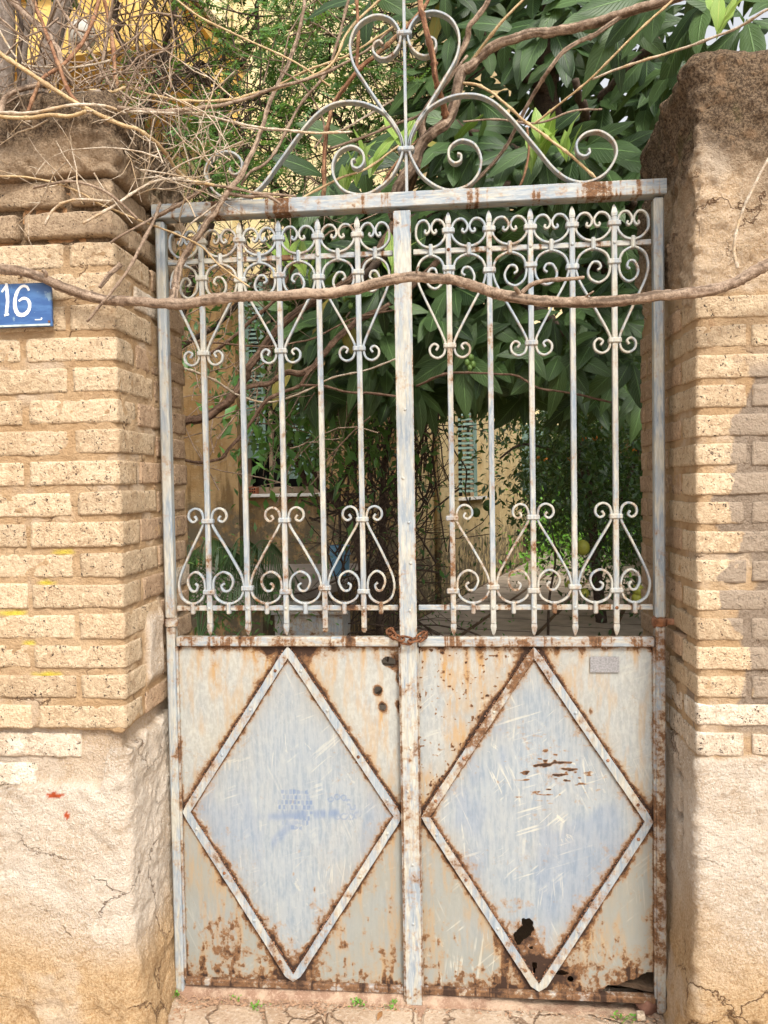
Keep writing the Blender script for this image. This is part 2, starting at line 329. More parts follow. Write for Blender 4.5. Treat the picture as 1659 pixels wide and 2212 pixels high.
MT['dark_leaf'] = leaf_mat('citrus_leaf', (.018, .045, .015), (.05, .11, .025), False, .35, .2); MT['weed'] = leaf_mat('weed_leaf', (.10, .30, .03), (.20, .45, .06), False, .5, .4)
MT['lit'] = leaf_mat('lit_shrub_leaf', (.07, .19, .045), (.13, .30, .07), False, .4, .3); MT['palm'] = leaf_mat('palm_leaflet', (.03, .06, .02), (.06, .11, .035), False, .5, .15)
def flat_mat(name, c, rough=.7, spec=.3, var=.25, sc=12, st=.3):
    t = NT(name); n = t.noise(sc, 4, .6); cc = t.mix(t.ramp(n, .35, .7, 0, var), c, tuple(x*.45 for x in c)); return t.done(t.bsdf(cc, rough, t.bump(t.noise(sc*6, 4, .6), st, .004), 0, spec))

# ------------------------------------------------------------------ ground outside the gate
def ground_mat():
    t = NT('pavement_ground'); b = t.noise(5, 5, .6); f = t.noise(90, 5, .7); c = t.mix(t.ramp(b, .38, .62), (.36, .25, .165), (.47, .36, .26)); c = t.mix(t.ramp(f, .5, .65, 0, .6), c, (.56, .47, .38)); c = t.mix(t.ramp(f, .33, .44, .6, 0), c, (.17, .10, .06))
    cr = t.vor(4.2, t.mix(.1, t.pos, t.noise(9, 4, .6, col=True), 'ADD'), 'DISTANCE_TO_EDGE'); c = t.mix(t.ramp(cr, .0, .018, .8, 0), c, (.14, .08, .045))
    return t.done(t.bsdf(c, .95, t.bump(t.math('ADD', f, t.math('MULTIPLY', t.ramp(cr, 0, .03), 1.2)), .8, .008), 0, .1))
MT['ground'] = ground_mat()
xs = np.linspace(-1.35, 1.35, 220); ys = np.linspace(-.9, .12, 90); X, Y = np.meshgrid(xs, ys)
Z = -.045+(fbm(np.stack([X, Y, 0*X], -1), 5, 4)-.5)*.03-sstep(-Y, .1, .9)*.03
npmesh('pavement', np.stack([X, Y, Z], -1).reshape(-1, 3), gridfaces(*X.shape), MT['ground'])['kind'] = 'structure'
g = MB(); g.box((-60, -60, -.2), (60, 60, -.1)); g.build('ground', MT['ground'])['kind'] = 'structure'
pv = bpy.data.objects['pavement']
def rock_slab(name, poly, z0, z1, mat, parent, seed):
    n = len(poly); rr = random.Random(seed); vs = []
    for k, (zz, s) in enumerate(((z0, 1.03), (z1-.006, 1.0), (z1, .95))):
        cx = sum(p[0] for p in poly)/n; cy = sum(p[1] for p in poly)/n
        vs += [(cx+(p[0]-cx)*s, cy+(p[1]-cy)*s, zz+rr.uniform(-.002, .002)) for p in poly]
    fs = [tuple(range(2*n, 3*n))]
    for k in range(2):
        for j in range(n): fs.append((k*n+j, k*n+(j+1) % n, (k+1)*n+(j+1) % n, (k+1)*n+j))
    b = MB(); b.add(vs, fs); return b.build(name, mat, parent)
MT['slab'] = flat_mat('worn_flagstone', (.47, .36, .275), .95, .1, .5, 14, .9)
uvp = [[(400,2190),(470,2172),(560,2178),(575,2225),(500,2260),(395,2250)], [(470,2168),(600,2160),(690,2172),(700,2215),(640,2262),(583,2240),(566,2175)], [(700,2168),(850,2155),(905,2170),(900,2230),(780,2265),(708,2250)],
       [(915,2176),(1040,2170),(1130,2178),(1160,2215),(1120,2262),(910,2262)], [(1140,2184),(1260,2196),(1330,2220),(1310,2275),(1170,2268)], [(360,2140),(420,2148),(462,2162),(400,2182),(355,2168)]]
for k, pl in enumerate(uvp):
    pts = []
    for i in range(len(pl)):
        a, b_ = pl[i], pl[(i+1) % len(pl)]
        for tt in (0, .33, .66):
            p = WZ(a[0]+(b_[0]-a[0])*tt+random.uniform(-4, 4), a[1]+(b_[1]-a[1])*tt+random.uniform(-2, 2), -.04); pts.append((p.x, p.y))
    rock_slab('flagstone', pts[::-1], -.06, -.0365+random.uniform(-.003, .003), MT['ground'], pv, k)

# ------------------------------------------------------------------ pillars
def rounded_brick(lo, hi, r, amp, seed, res=(9, 4, 4)):
    lo = np.array(lo); hi = np.array(hi); c = (lo+hi)/2; h = (hi-lo)/2; V = []; F = []
    n = dict(zip('xyz', [max(2, int(round(k))) for k in res])); vid = {}
    def vert(i, j, k):
        key = (i, j, k)
        if key not in vid: vid[key] = len(V); V.append((i/n['x']*2-1, j/n['y']*2-1, k/n['z']*2-1))
        return vid[key]
    nx, ny, nz = n['x'], n['y'], n['z']
    for i in range(nx):
        for j in range(ny): F.append((vert(i,j,0), vert(i,j+1,0), vert(i+1,j+1,0), vert(i+1,j,0))); F.append((vert(i,j,nz), vert(i+1,j,nz), vert(i+1,j+1,nz), vert(i,j+1,nz)))
        for k in range(nz): F.append((vert(i,0,k), vert(i+1,0,k), vert(i+1,0,k+1), vert(i,0,k+1))); F.append((vert(i,ny,k), vert(i,ny,k+1), vert(i+1,ny,k+1), vert(i+1,ny,k)))
    for j in range(ny):
        for k in range(nz): F.append((vert(0,j,k), vert(0,j,k+1), vert(0,j+1,k+1), vert(0,j+1,k))); F.append((vert(nx,j,k), vert(nx,j+1,k), vert(nx,j+1,k+1), vert(nx,j,k+1)))
    V = np.array(V); V = np.sign(V)*(1-(1-np.abs(V))**1.35); P = V*h; inner = np.maximum(h-r, 0); q = np.clip(P, -inner, inner); d = P-q; L = np.linalg.norm(d, axis=1, keepdims=True); L[L == 0] = 1
    nrm = d/L; P = np.where(L > 1e-6, q+nrm*np.minimum(r, L*1.0), P)+c
    nn = V/np.maximum(np.linalg.norm(V, axis=1, keepdims=True), 1e-6)
    P = P+nrm*((fbm(P, 38, 3, seed*.37)-.5)*amp*2)[:, None]+nn*((fbm(P, 12, 2, seed*.11)-.5)*amp*1.2)[:, None]
    return P, F

def pillar(side):
    L = side < 0
    xc = -.755 if L else .765; yf = -.275 if L else -.212; yb = .265 if L else .385; zt = 2.60 if L else 2.625
    th = thing('gate_pillar', 'left gate pillar of tan bricks, plastered foot, blackened cap, carrying the blue number plate' if L else 'right gate pillar of tan bricks with grey cement smears and tall rough plastered top', 'pillar', (xc+side*.3, (yf+yb)/2, -.06))
    # plan path from outer front to reveal to back
    step = .0058; xo = xc+side*.62; pts = []; R = .02
    n1 = int((abs(xo-xc)-R)/step); pts += [(xo-side*step*i, yf, 0, -1) for i in range(n1)]
    for k in range(9):
        a = math.pi/2*k/8; cx, cy = xc+side*R, yf+R; pts.append((cx-side*R*math.sin(a), cy-R*math.cos(a), -side*math.sin(a), -math.cos(a)))
    n2 = int((yb-yf-2*R)/step); pts += [(xc, yf+R+step*i, -side, 0) for i in range(1, n2)]
    for k in range(7):
        a = math.pi/2*k/6; pts.append((xc+side*R-side*R*math.cos(a), yb-R+R*math.sin(a), -side*math.cos(a), math.sin(a)))
    pts += [(xc+side*R+side*.03*i, yb, 0, 1) for i in range(1, 19)]
    P2 = np.array(pts); nz = int((zt+.07)/.0062); zz = np.linspace(-.07, zt, nz)
    X = np.repeat(P2[None, :, 0], nz, 0); Y = np.repeat(P2[None, :, 1], nz, 0); NX = np.repeat(P2[None, :, 2], nz, 0); NY = np.repeat(P2[None, :, 3], nz, 0); Z = np.repeat(zz[:, None], len(P2), 1)
    Q = np.stack([X, Y, Z], -1); nb = fbm(Q, 7, 4); nf = fbm(Q, 34, 3, 3.); nv = fbm(Q, 3.2, 3, 9.); nff = fbm(Q, 95, 2, 1.)
    front = (np.abs(Y-yf) < .03); dist_in = np.abs(X-xc)+(Y-yf)          # plan distance from corner
    zw = Z+(nb-.5)*.05
    if L:
        near = sstep(-(np.abs(X-xc)), -.06, -.0)                           # near the corner the plaster reaches higher
        ztop_pl = .715+.11*np.where(front, sstep(-np.abs(X-xc), -.085, -.05), 1.0)+np.where(front, 0, .0)
        plaster = sstep(ztop_pl-zw+(nf-.5)*.02, -.004, .006); cap = sstep(zw, 2.362, 2.372)
        d = -.0034+(nf-.5)*.010
        rec = sstep(zw, .70, .72)*(1-sstep(zw, .872, .880)); d = d-.020*rec*(1-plaster)
        d = d*(1-plaster)+plaster*(.003+(nb-.5)*.020+(nf-.5)*.012+(nff-.5)*.006)
        d = d-.026*sstep(zw, 2.17, 2.20)*(1-cap); 
        d = d*(1-cap)+cap*(.010+(nb-.5)*.055+(nf-.5)*.03+(nff-.5)*.014)
        # broken lower lip
        low = 1-sstep(Z, .12+(nv-.5)*.12, .16+(nv-.5)*.12); d = d-.014*low*(1-sstep(nb, .42, .5))+.035*(1-sstep(Z, -.05, .35))
        black = cap*np.clip(.25+1.4*sstep(Z+(nv-.5)*.25, 2.38, 2.55)+(nb-.5)*1.6, 0, 1)+.85*sstep(zw, 2.12, 2.22)*(1-cap)
        black = np.clip(black+.6*rec*(nb > .55)*.4, 0, 1)
        ochre = 1-sstep(Z+(nv-.5)*.3, .16, .42); plc = np.clip(plaster+rec*.6+cap*.3, 0, 1)
        # pale mortar skin beside the hinge and along the cap edge
        sk = (~front)*sstep(Y+(nb-.5)*.03, -.14, -.12)*(1-sstep(Y+(nb-.5)*.05, -.03, .0))*sstep(zw, .95, .99)*(1-sstep(zw, 1.14, 1.18)); d = d+sk*.016; plc = np.maximum(plc, sk)
        grey = np.zeros_like(d)
    else:
        ztop_pl = .80+(nv-.5)*.05; plaster = sstep(ztop_pl-zw+(nf-.5)*.02, -.004, .006); cap = sstep(zw+np.where(front, 0, (nv-.5)*.3), 2.0, 2.012)
        d = -.0032+(nf-.5)*.009; d = d*(1-plaster)+plaster*(.006+(nb-.5)*.014+(nf-.5)*.010+(nff-.5)*.006)
        d = d*(1-cap)+cap*(.006+(nb-.5)*.075+(nv-.5)*.05+(nf-.5)*.028+(nff-.5)*.012)
        hole = (~front)*sstep(Y, -.12, -.08)*(1-sstep(Y, .0, .03))*sstep(zw, .45, .6)*(1-sstep(zw, 1.15, 1.2))*sstep(nb+.1*sstep(Z, .9, 1.1), .48, .55); d = d-.02*hole
        low = 1-sstep(Z, .16+(nv-.5)*.12, .2+(nv-.5)*.12); d = d-.016*low*(1-sstep(nb, .42, .5))+.03*(1-sstep(Z, -.05, .3))
        black = cap*np.clip(1.25*sstep(Z+(nv-.5)*.5, 2.16, 2.52)+(nb-.5)*1.8-.05+.35*(~front), 0, 1)+hole*.5
        ochre = 1-sstep(Z+(nv-.5)*.3, .2, .42); plc = np.clip(plaster+cap*.75, 0, 1); ochre = np.clip(ochre+cap*.55, 0, 1)
        sm = np.sin(Z*9+1.2)*.03+np.sin(Z*23)*.02; grey = front*sstep(X+(nb-.5)*.09+sm, .855, .862)*sstep(Z, .84, .9)*(1-sstep(Z, 1.82, 1.9))*sstep(fbm(Q, 5, 3, 31.), .40, .44)
        grey = np.clip(grey+(~front)*sstep(zw, .7, .74)*(1-sstep(zw, .98, 1.02))*sstep(-Y, .1, .13)*.9*(nv > .45), 0, 1)
    inset = np.clip(1-(zt-Z)/.05, 0, 1); d = d-(1-np.sqrt(np.clip(1-inset**2, 0, 1)))*.05
    X = X+NX*d; Y = Y+NY*d; 
    red = np.zeros_like(d); spray = np.zeros_like(d)
    if L:
        for (u, v, ru, rv) in ((117, 1719, 22, 6), (141, 1765, 6, 9)):
            p = W(u, v, -.28); red = np.maximum(red, np.where(((X-p.x)/(ru*.0012))**2+((Z-p.z)/(rv*.0012))**2+(nf-.5)*1.5 < 1, 1, 0)*front)
        for (u, v, ru, rv) in SPRAY: 
            p = W(u, v, -.28); spray = np.maximum(spray, front*np.clip(1.25-(((X-p.x)/(ru*.0012))**2+((Z-p.z)/(rv*.0012))**2)**.5-(nf-.5)*1.2, 0, .9))
    V = np.stack([X, Y, Z], -1).reshape(-1, 3); F = gridfaces(*X.shape)
    if L: F = F
    else: F = F[:, ::-1]
    npmesh('render_coat', V, F, MT['skin'], th, dict(plaster=plc.ravel(), black=black.ravel(), ochre=ochre.ravel(), grey=grey.ravel(), spray=spray.ravel(), red=red.ravel()))
    # top
    tx = np.linspace(0, 1, 90); Xt = X[-1]; 
    xa = min(Xt); xb = max(Xt); gx = np.linspace(xa, xb, 100); gy = np.linspace(yf+.03, yb-.03, 90); GX, GY = np.meshgrid(gx, gy)
    GX = xa+(GX-xa)*1.0
    q = np.stack([GX, GY, 0*GX+zt], -1); ed = np.minimum(np.minimum(GY-yf-.03, yb-.03-GY), np.where(L, xb-GX, GX-xa)); GZ = zt+.012+(fbm(q, 9, 4, 4.)-.5)*.06*sstep(ed, 0, .04)-.014*(1-sstep(ed, 0, .03))
    npmesh('cap', np.stack([GX, GY, GZ], -1).reshape(-1, 3), gridfaces(*GX.shape), MT['skin'], th, dict(plaster=np.ones(GX.size), black=np.clip(.6+(fbm(q, 14, 3)-.5)*2, 0, 1).ravel(), ochre=np.zeros(GX.size), grey=np.zeros(GX.size), spray=np.zeros(GX.size), red=np.zeros(GX.size)))
    b = MB(); b.box((min(xo, xc+side*.03), yf+.03, -.06), (max(xo, xc+side*.03), yb-.03, zt-.03)); b.build('core', MT['mortar_in'], th)
    # bricks
    pitch = .0832 if L else .0757; zlo, zhi = (.703, 2.37) if L else (.80, 2.0); j = .0165; n = int(round((zhi-zlo)/pitch)); sd = 0
    for r in range(n):
        z0 = zlo+r*pitch+j/2; z1 = z0+pitch-j; wob = lambda s=.0025: random.uniform(-s, s); even = (r % 2 == 0) if L else (r % 2 == 1); segs = []
        recd = .018 if (L and r < 2) else 0.0; top = L and z1 > 2.20
        a, bb = (.252, .122) if even else (.122, .252)            # corner brick: front length, reveal length
        segs.append(('c', 0, a, 0, bb)); p = a+j
        while p < .60: q2 = min(p+.252+random.uniform(-.012, .012), .615); segs.append(('f', p, q2)); p = q2+j
        p = bb+j; D = yb-yf
        while p < D-.05: q2 = min(p+(.252 if even else .245)+random.uniform(-.01, .01), D-.004); segs.append(('r', p, q2)); p = q2+j
        for sg in segs:
            sd += 1; pr = random.uniform(-.0015, .0022)-recd-(.004 if top else 0); e = .004 if not top else .010
            z0b = z0+wob(); z1b = z1+wob()
            if sg[0] == 'c': lo = [sg[1], -pr, z0b]; hi = [sg[2]+wob(.005), sg[4], z1b]; lo[0] = -pr
            elif sg[0] == 'f': lo = [sg[1], -pr, z0b]; hi = [sg[2], .06, z1b]
            else: lo = [-pr, sg[1], z0b]; hi = [.06, sg[2], z1b]
            if L and r < 2 and sg[0] != 'f' : continue
            x0, x1 = xc+side*lo[0], xc+side*hi[0]; lo = (min(x0, x1), yf+lo[1], lo[2]); hi = (max(x0, x1), yf+hi[1], hi[2])
            ext = np.array(hi)-np.array(lo); P, F = rounded_brick(lo, hi, .010 if top else .0048, .0056 if top or recd else .0038, sd+(0 if L else 300), (ext[0]/.018, ext[1]/.018, 6))
            m = MT['brick_pale'] if (L and (recd or random.random() < .06)) or (not L and r < 2) else (MT['brick_reveal_shaded'] if sg[0] == 'r' else MT['brick'])
            if L and top: m = MT['brick_top']
            if not L and m is MT['brick'] and sg[0] != 'r': m = MT['brick_smeared']
            ob = MB(); ob.v = [tuple(t_) for t_ in P]; ob.f = F; ob.build('brick', m, th, True)
    return th
SPRAY = [(130, 1193, 26, 7), (95, 1260, 20, 6), (20, 1326, 42, 8), (100, 1460, 34, 9), (145, 1165, 10, 16), (60, 1390, 20, 5), (115, 1215, 10, 18)]
mk('brick_top', (.33, .235, .15), (.45, .34, .23), (.20, .13, .08), speck=.22, white=-.10)
pl_l = pillar(-1); pl_r = pillar(1)

# ------------------------------------------------------------------ house number plate
t = NT('blue_enamel'); c = t.mix(t.ramp(t.noise(12, 4, .6, t.vec((1, 1, 4), rot=(0, .6, 0))), .4, .62), (.028, .085, .24), (.055, .14, .32)); e = t.ramp(t.noise(30, 4, .6), .6, .66, 0, .6); c = t.mix(e, c, (.25, .36, .42))
MT['enamel'] = t.done(t.bsdf(c, .42, t.bump(t.noise(22, 4), .4, .003), 0, .5)); MT['white_paint'] = flat_mat('brushed_white_paint', (.78, .78, .76), .5, .4, .15, 60)
p0 = W(-26, 597, -.297); p1 = W(109, 611, -.297); p2 = W(114, 704, -.297)
plate = thing('number_plate', 'small blue enamel house number plate reading 16 with brushed white digits', 'number plate', (p1.x-.07, -.290, p2.z))
b = MB(); b.box((p1.x-.165, -.297, p2.z), (p1.x, -.287, p1.z+.002), .0015); b.build('plate', MT['enamel'], plate)
b = MB(); b.box((p1.x-.165, -.2985, p2.z+.0015), (p1.x-.004, -.2971, p2.z+.0065)); b.build('lower_edge', flat_mat('pale_worn_edge', (.45, .52, .50), .6, .3, .6, 60), plate)
def stroke(pts, ws, name, mat, parent, y=-.2978):
    P = smooth_poly([(p[0], 0, p[1]) for p in pts], 5); n = len(P); b = MB(); vs = []
    for i in range(n):
        tt = (P[min(i+1, n-1)]-P[max(i-1, 0)]).normalized(); nn = Vector((-tt.z, 0, tt.x)); f = i/(n-1)*(len(ws)-1); k = min(int(f), len(ws)-2); w = (ws[k]+(ws[k+1]-ws[k])*(f-k))/2*random.uniform(.88, 1.12)
        a = P[i]+nn*w; c = P[i]-nn*w; vs += [(a.x, y, a.z), (c.x, y, c.z), (c.x, y+.0012, c.z), (a.x, y+.0012, a.z)]
    fs = [(0, 1, 2, 3), tuple(4*(n-1)+q for q in (3, 2, 1, 0))]
    for i in range(n-1):
        for k in range(4): fs.append((4*i+k, 4*i+4+k, 4*i+4+(k+1) % 4, 4*i+(k+1) % 4))
    b.add(vs, fs); return b.build(name, mat, parent)
def PL(x, y): v = W(x*.2685, 459+y*.2685, -.298); return (v.x, v.z)      # left close-up crop pixels
stroke([PL(14, 640), PL(30, 618), PL(50, 592)], [.004, .006, .008], 'digit_stroke', MT['white_paint'], plate, -.29815)
stroke([PL(50, 568), PL(56, 640), PL(60, 720), PL(52, 800), PL(52, 826)], [.007, .009, .009, .008, .007], 'digit_one', MT['white_paint'], plate)
stroke([PL(34, 828), PL(72, 818)], [.005, .005], 'digit_stroke', MT['white_paint'], plate, -.29825)
stroke([PL(232, 628), PL(215, 598), PL(180, 592), PL(145, 625), PL(122, 690), PL(120, 760), PL(145, 815), PL(190, 822), (PL(228, 790)), PL(238, 740), PL(222, 700), PL(185, 690), PL(150, 712)], [.005, .007, .007, .008, .009, .010, .011, .010, .009, .008, .008, .007, .005], 'digit_six', MT['white_paint'], plate)
stroke([PL(280, 862), PL(330, 860), PL(332, 845)], [.0025, .003, .003], 'paint_tick', MT['white_paint'], plate)
q = PL(397, 878); b = MB(); b.tube([(q[0], -.2975, q[1]), (q[0], -.3005, q[1])], .0032, 10); b.build('rivet', MT['rust'], plate)

# ------------------------------------------------------------------ gate
def sweep(path, w, dep, y0, name, mat, parent, n=6, close_end=True):
    """flat bar of width w (in the gate plane) and depth dep (y), swept along an x-z path"""
    P = smooth_poly([(p[0], 0, p[1]) for p in path], n); m = len(P); b = MB(); vs = []
    be = min(w, dep)*.22; prof = [(-w/2+be, -dep/2), (w/2-be, -dep/2), (w/2, -dep/2+be), (w/2, dep/2-be), (w/2-be, dep/2), (-w/2+be, dep/2), (-w/2, dep/2-be), (-w/2, -dep/2+be)]
    for i in range(m):
        tt = (P[min(i+1, m-1)]-P[max(i-1, 0)]).normalized(); nn = Vector((-tt.z, 0, tt.x)); 
        for (a, c) in prof: vs.append(tuple(P[i]+nn*a+Vector((0, y0+c, 0))))
    fs = [tuple(range(8)), tuple(8*(m-1)+k for k in range(7, -1, -1))]
    for i in range(m-1):
        for k in range(8): fs.append((8*i+k, 8*i+8+k, 8*i+8+(k+1) % 8, 8*i+(k+1) % 8))
    b.add(vs, fs); return b.build(name, mat, parent, False)
def rivet(x, z, y, r, parent, mat, name='rivet'):
    b = MB(); vs = []; n = 10
    for (rr, dy) in ((r, 0), (r*.85, -r*.35), (r*.45, -r*.55)):
        vs += [(x+rr*math.cos(2*math.pi*k/n), y+dy, z+rr*math.sin(2*math.pi*k/n)) for k in range(n)]
    fs = [tuple(range(20, 30))]
    for k in range(2):
        for jj in range(n): fs.append((k*n+jj, k*n+(jj+1) % n, (k+1)*n+(jj+1) % n, (k+1)*n+jj))
    b.add(vs, fs); return b.build(name, mat, parent, True)
BX = [.133, .250, .368, .486, .604]; ZU, ZB = 2.21, 1.165
# odd bars: .133 .368 .604 ; even bars: .250 .486
STRUT = [(.040, 1.922), (.034, 1.933), (.046, 1.940), (.058, 1.928), (.055, 1.909), (.037, 1.899), (.019, 1.908), (.0125, 1.932), (.017, 1.955), (.052, 2.022), (.091, 2.092), (.103, 2.12), (.107, 2.148), (.095, 2.180), (.06, 2.1965), (.024, 2.182), (.0125, 2.15), (.018, 2.118), (.042, 2.100), (.066, 2.110), (.074, 2.132), (.062, 2.156), (.045, 2.157), (.038, 2.143), (.047, 2.135)]
def rail_or_gap(v): return v
def leaf(side):
    L = side < 0
    th = thing('gate_leaf', 'left leaf of the blue gate, faded flower print and two round holes in its sheet' if L else 'right leaf of the blue gate, jagged rust hole low in its sheet, torn corner', 'gate', (side*.365, 0, -.03), 'leaves of the double gate')
    S = lambda x: side*x
    mb = MT['paint_scroll']
    for i, bx in enumerate(BX):
        x = S(bx); b = MB(); w = .0078; broken = L and i in (0, 1)
        zb = 1.105 if broken else 1.118
        b.box((x-w, -.0085, zb), (x+w, .0065, 2.285), .002); bar = b.build('bar', MT['paint_rusty'] if (not L and i == 0) else mb, th)
        def spike(z0, z1, up, nm):
            q = MB(); vs = []; prof = ((0, 1.0), (.25, 1.08), (.55, .85), (.85, .42), (1.0, .02))
            for (f, s) in prof:
                for (a, c) in ((-1, -1), (1, -1), (1, 1), (-1, 1)): vs.append((x+a*w*s, -.001+c*.0072*s, z0+(z1-z0)*f))
            fs = [(0, 3, 2, 1), (16, 17, 18, 19)]
            for k in range(4):
                for jj in range(4): fs.append((4*k+jj, 4*k+(jj+1) % 4, 4*k+4+(jj+1) % 4, 4*k+4+jj))
            if not up: fs = [f[::-1] for f in fs]
            q.add(vs, fs); q.build(nm, mb, bar)
        spike(2.285, 2.320, True, 'spike')
        if not broken: spike(1.118, 1.081, False, 'spike')
        else:
            q = MB(); vs = [(x+a*w*s, -.001+c*.0072*s, z) for (z, s) in ((1.105, 1.05), (1.097+random.uniform(-.003, .003), .95), (1.092, .5)) for (a, c) in ((-1,-1),(1,-1),(1,1),(-1,1))]
            q.add(vs, [(8, 11, 10, 9)]+[(4*k+jj, 4*k+4+jj, 4*k+4+(jj+1) % 4, 4*k+(jj+1) % 4) for k in range(2) for jj in range(4)]); q.build('spike', MT['paint_rusty'], bar)['label'] = 'rusted spike with its point broken off'
        odd = i % 2 == 0
        def collar(z, ww=.0185, hh=.0078, mat=mb):
            q = MB(); q.box((x-ww, -.0125, z-hh), (x+ww, .0095, z+hh), .003); q.build('collar', mat, th)
        collar(2.265); collar(2.157 if odd else 2.147); collar(1.215 if odd else 1.226, mat=MT['paint_rusty'] if i in (2,) and L else mb)
        if odd: collar(1.934); collar(1.430, mat=MT['paint_rusty'] if (not L and i == 0) else mb)
        if not (L and i == 0): rivet(x, ZU, -.0085, .0052, bar, MT['rust'] if (not L and i == 0) else mb)
        rivet(x, ZB, -.0085, .0052, bar, MT['rust'] if (not L and i == 4) else mb)
    inner, outer = .030, .7085
    for z, nm in ((ZU, 'rail'), (ZB, 'rail')):
        b = MB(); xa, xb = sorted((S(inner), S(outer))); b.box((xa, .000, z-.0078), (xb, .0105, z+.0078), .0015); b.build(nm, MT['paint_rail'], th)
    # cells
    edges = [inner]+BX+[outer]
    for k in range(6):
        e0, e1 = edges[k], edges[k+1]; wd = e1-e0; s = wd/.1175
        ws = .0066
        # top C scroll pair (one bar)
        if True:
            half = [(.043, 2.270), (.040, 2.263), (.047, 2.259), (.0545, 2.267), (.055, 2.281), (.043, 2.296), (.026, 2.2955), (.0135, 2.282), (.010, 2.262), (.014, 2.243), (.033, 2.225)]
            l = [(e0+px*s, pz) for (px, pz) in half]; r = [(e1-px*s, pz) for (px, pz) in half][::-1]
            sweep([(S(a), c) for a, c in l+[(e0+wd/2, 2.2185)]+r], ws, .0125, -.0015, 'scroll', mb, th, 4)
        mid = e0+wd/2
        # lower S scrolls: from the odd bar towards its even neighbour
        if k == 0: o, sg = e1, -1
        elif k == 5: o, sg = e0, 1
        else: o, sg = (e0, 1) if (k % 2 == 1) else (e1, -1)
        def mp(a): return o+sg*(a if a < .02 else .02+(a-.02)*(wd-.020-.0105)/.087)
        def mp2(a, z): return o+sg*(a if z < 2.0 else (a if a < .02 else .02+(a-.02)*(wd-.0305)/.087))
        pth = [(mp2(a, z)+0, z) for a, z in STRUT]
        sweep([(S(a), z) for a, z in pth], ws, .0125, -.0015, 'scroll', mb, th, 4)
        if not (not L and k == 0):
            rv = [(a, 3.3755-z-(.008 if z < 1.96 else 0)) for a, z in pth]
            rusty = (not L and k in (1, 2)) or (L and k == 3)
            sweep([(S(a), z) for a, z in rv], ws, .0125, -.0015, 'scroll', MT['paint_rusty'] if rusty else mb, th, 4)
        for z in (ZU, ZB):
            if z == ZB and (not L and k == 0): continue
            q = MB(); x = S(mid); q.box((x-.0062, -.0108, z-.018), (x+.0062, .0125, z+.018), .003); q.build('clip', MT['paint_rusty'] if (z == ZB and random.random() < .4) else mb, th)
    # pivot post: upper round-edged bar, lower bar
    xp = S(.7255)
    b = MB(); b.box((xp-.0145, -.018, 1.135), (xp+.0145, .016, 2.329), .005); b.build('upper_post', MT['paint_post'], th)
    b = MB(); b.box((xp-.0135, -.017, -.03), (xp+.0135, .016, 1.112), .004); b.build('lower_post', MT['paint_post'] if L else MT['paint_rusty'], th)
    b = MB(); b.tube([(xp, 0, 1.105), (xp, 0, 1.140)], .0165, 14); b.build('pivot_ring', MT['paint_rail'] if L else MT['rust'], th, True)
    xi = S(.7050); xa, xb = sorted((xi, S(.712)));
    b = MB(); b.box((xa, -.012, .012), (xb, -.001, 1.05), .0015); b.build('edge_angle', MT['paint_rusty'], th)
    # middle rail
    xa, xb = sorted((S(.027), S(.709))); b = MB(); b.box((xa, -.014, 1.051), (xb, .014, 1.079), .003); b.build('mid_rail', MT['paint_rail'], th)
    b = MB(); b.box((xa, -.012, -.004), (xb, .012, .017), .003); b.build('bottom_rail', MT['paint_rotten'], th)
    # sheet with rust, holes
    nx, nz = 300, 470; gx = np.linspace(.024, .7065, nx); gz = np.linspace(.010, 1.052, nz); GX, GZ = np.meshgrid(gx, gz); XX = side*GX; QQ = np.stack([XX, 0*XX, GZ], -1)
    TOP, BOT, IN, OUT = (.366, 1.036), (.371, .018), (.040, .537), (.694, .537)
    strips = [(TOP, IN), (TOP, OUT), (BOT, IN), (BOT, OUT)]; hw = .0115
    na = fbm(QQ, 24, 4); nb2 = fbm(QQ, 7, 3, 8.); nd = fbm(QQ*np.array([1, 1, .16]), 42, 3, 2.); nc = fbm(QQ, 60, 3, 5.)
    dmin = np.full(XX.shape, 9.0); 
    for (a, c) in strips:
        a = np.array(a); c = np.array(c); ab = c-a; L2 = (ab**2).sum(); tt = np.clip(((GX-a[0])*ab[0]+(GZ-a[1])*ab[1])/L2, 0, 1); dd = np.hypot(GX-a[0]-tt*ab[0], GZ-a[1]-tt*ab[1]); dmin = np.minimum(dmin, dd)
    de = dmin-hw; inside = (np.abs(GX-.367)/.327+np.abs(GZ-.53)/.51) < 1
    up_ = (GZ-.53)*np.where(inside, -1, 1) > -.0
    rust = (.36+.26*(nb2-.5)*2)*np.exp(-np.clip(de, 0, 1)/.0095)*(1.0-.42*inside)+.09*np.exp(-np.clip(de, 0, 1)/.03)+.10*up_*np.exp(-np.clip(de, 0, 1)/.012)
    rust += (.20 if not L else .13)*np.exp(-(GZ-.01)/.025)+(.10)*np.exp(-(GZ-.01)/.13)*(nb2*1.6)+.12*sstep(nc, .5, .66)*np.exp(-GZ/.20)+.24*sstep(nd, .60, .72)*np.exp(-(GZ)/.16)
    rust += .10*sstep(fbm(QQ*np.array([1, 1, .35]), 85, 3, 51.), .56, .70)*np.clip(1.15-GZ*1.3, .25, 1)*(1-.6*inside)
    rust += .30*np.exp(-(1.052-GZ)/.020)+.22*np.exp(-np.abs(GX-.7065)/.006)+.16*np.exp(-np.abs(GX-.027)/.006)
    stain = np.zeros_like(rust); rr = random.Random(5 if L else 6)
    drips = [(.64, .12), (.60, .17), (.47, .2), (.43, .14), (.50, .10), (.23, .12), (.14, .09), (.10, .06), (.30, .08)] if L else [(.05, .1), (.10, .16), (.17, .2), (.205, .14), (.215, .22), (.26, .1), (.43, .06), (.5, .09), (.66, .08)]
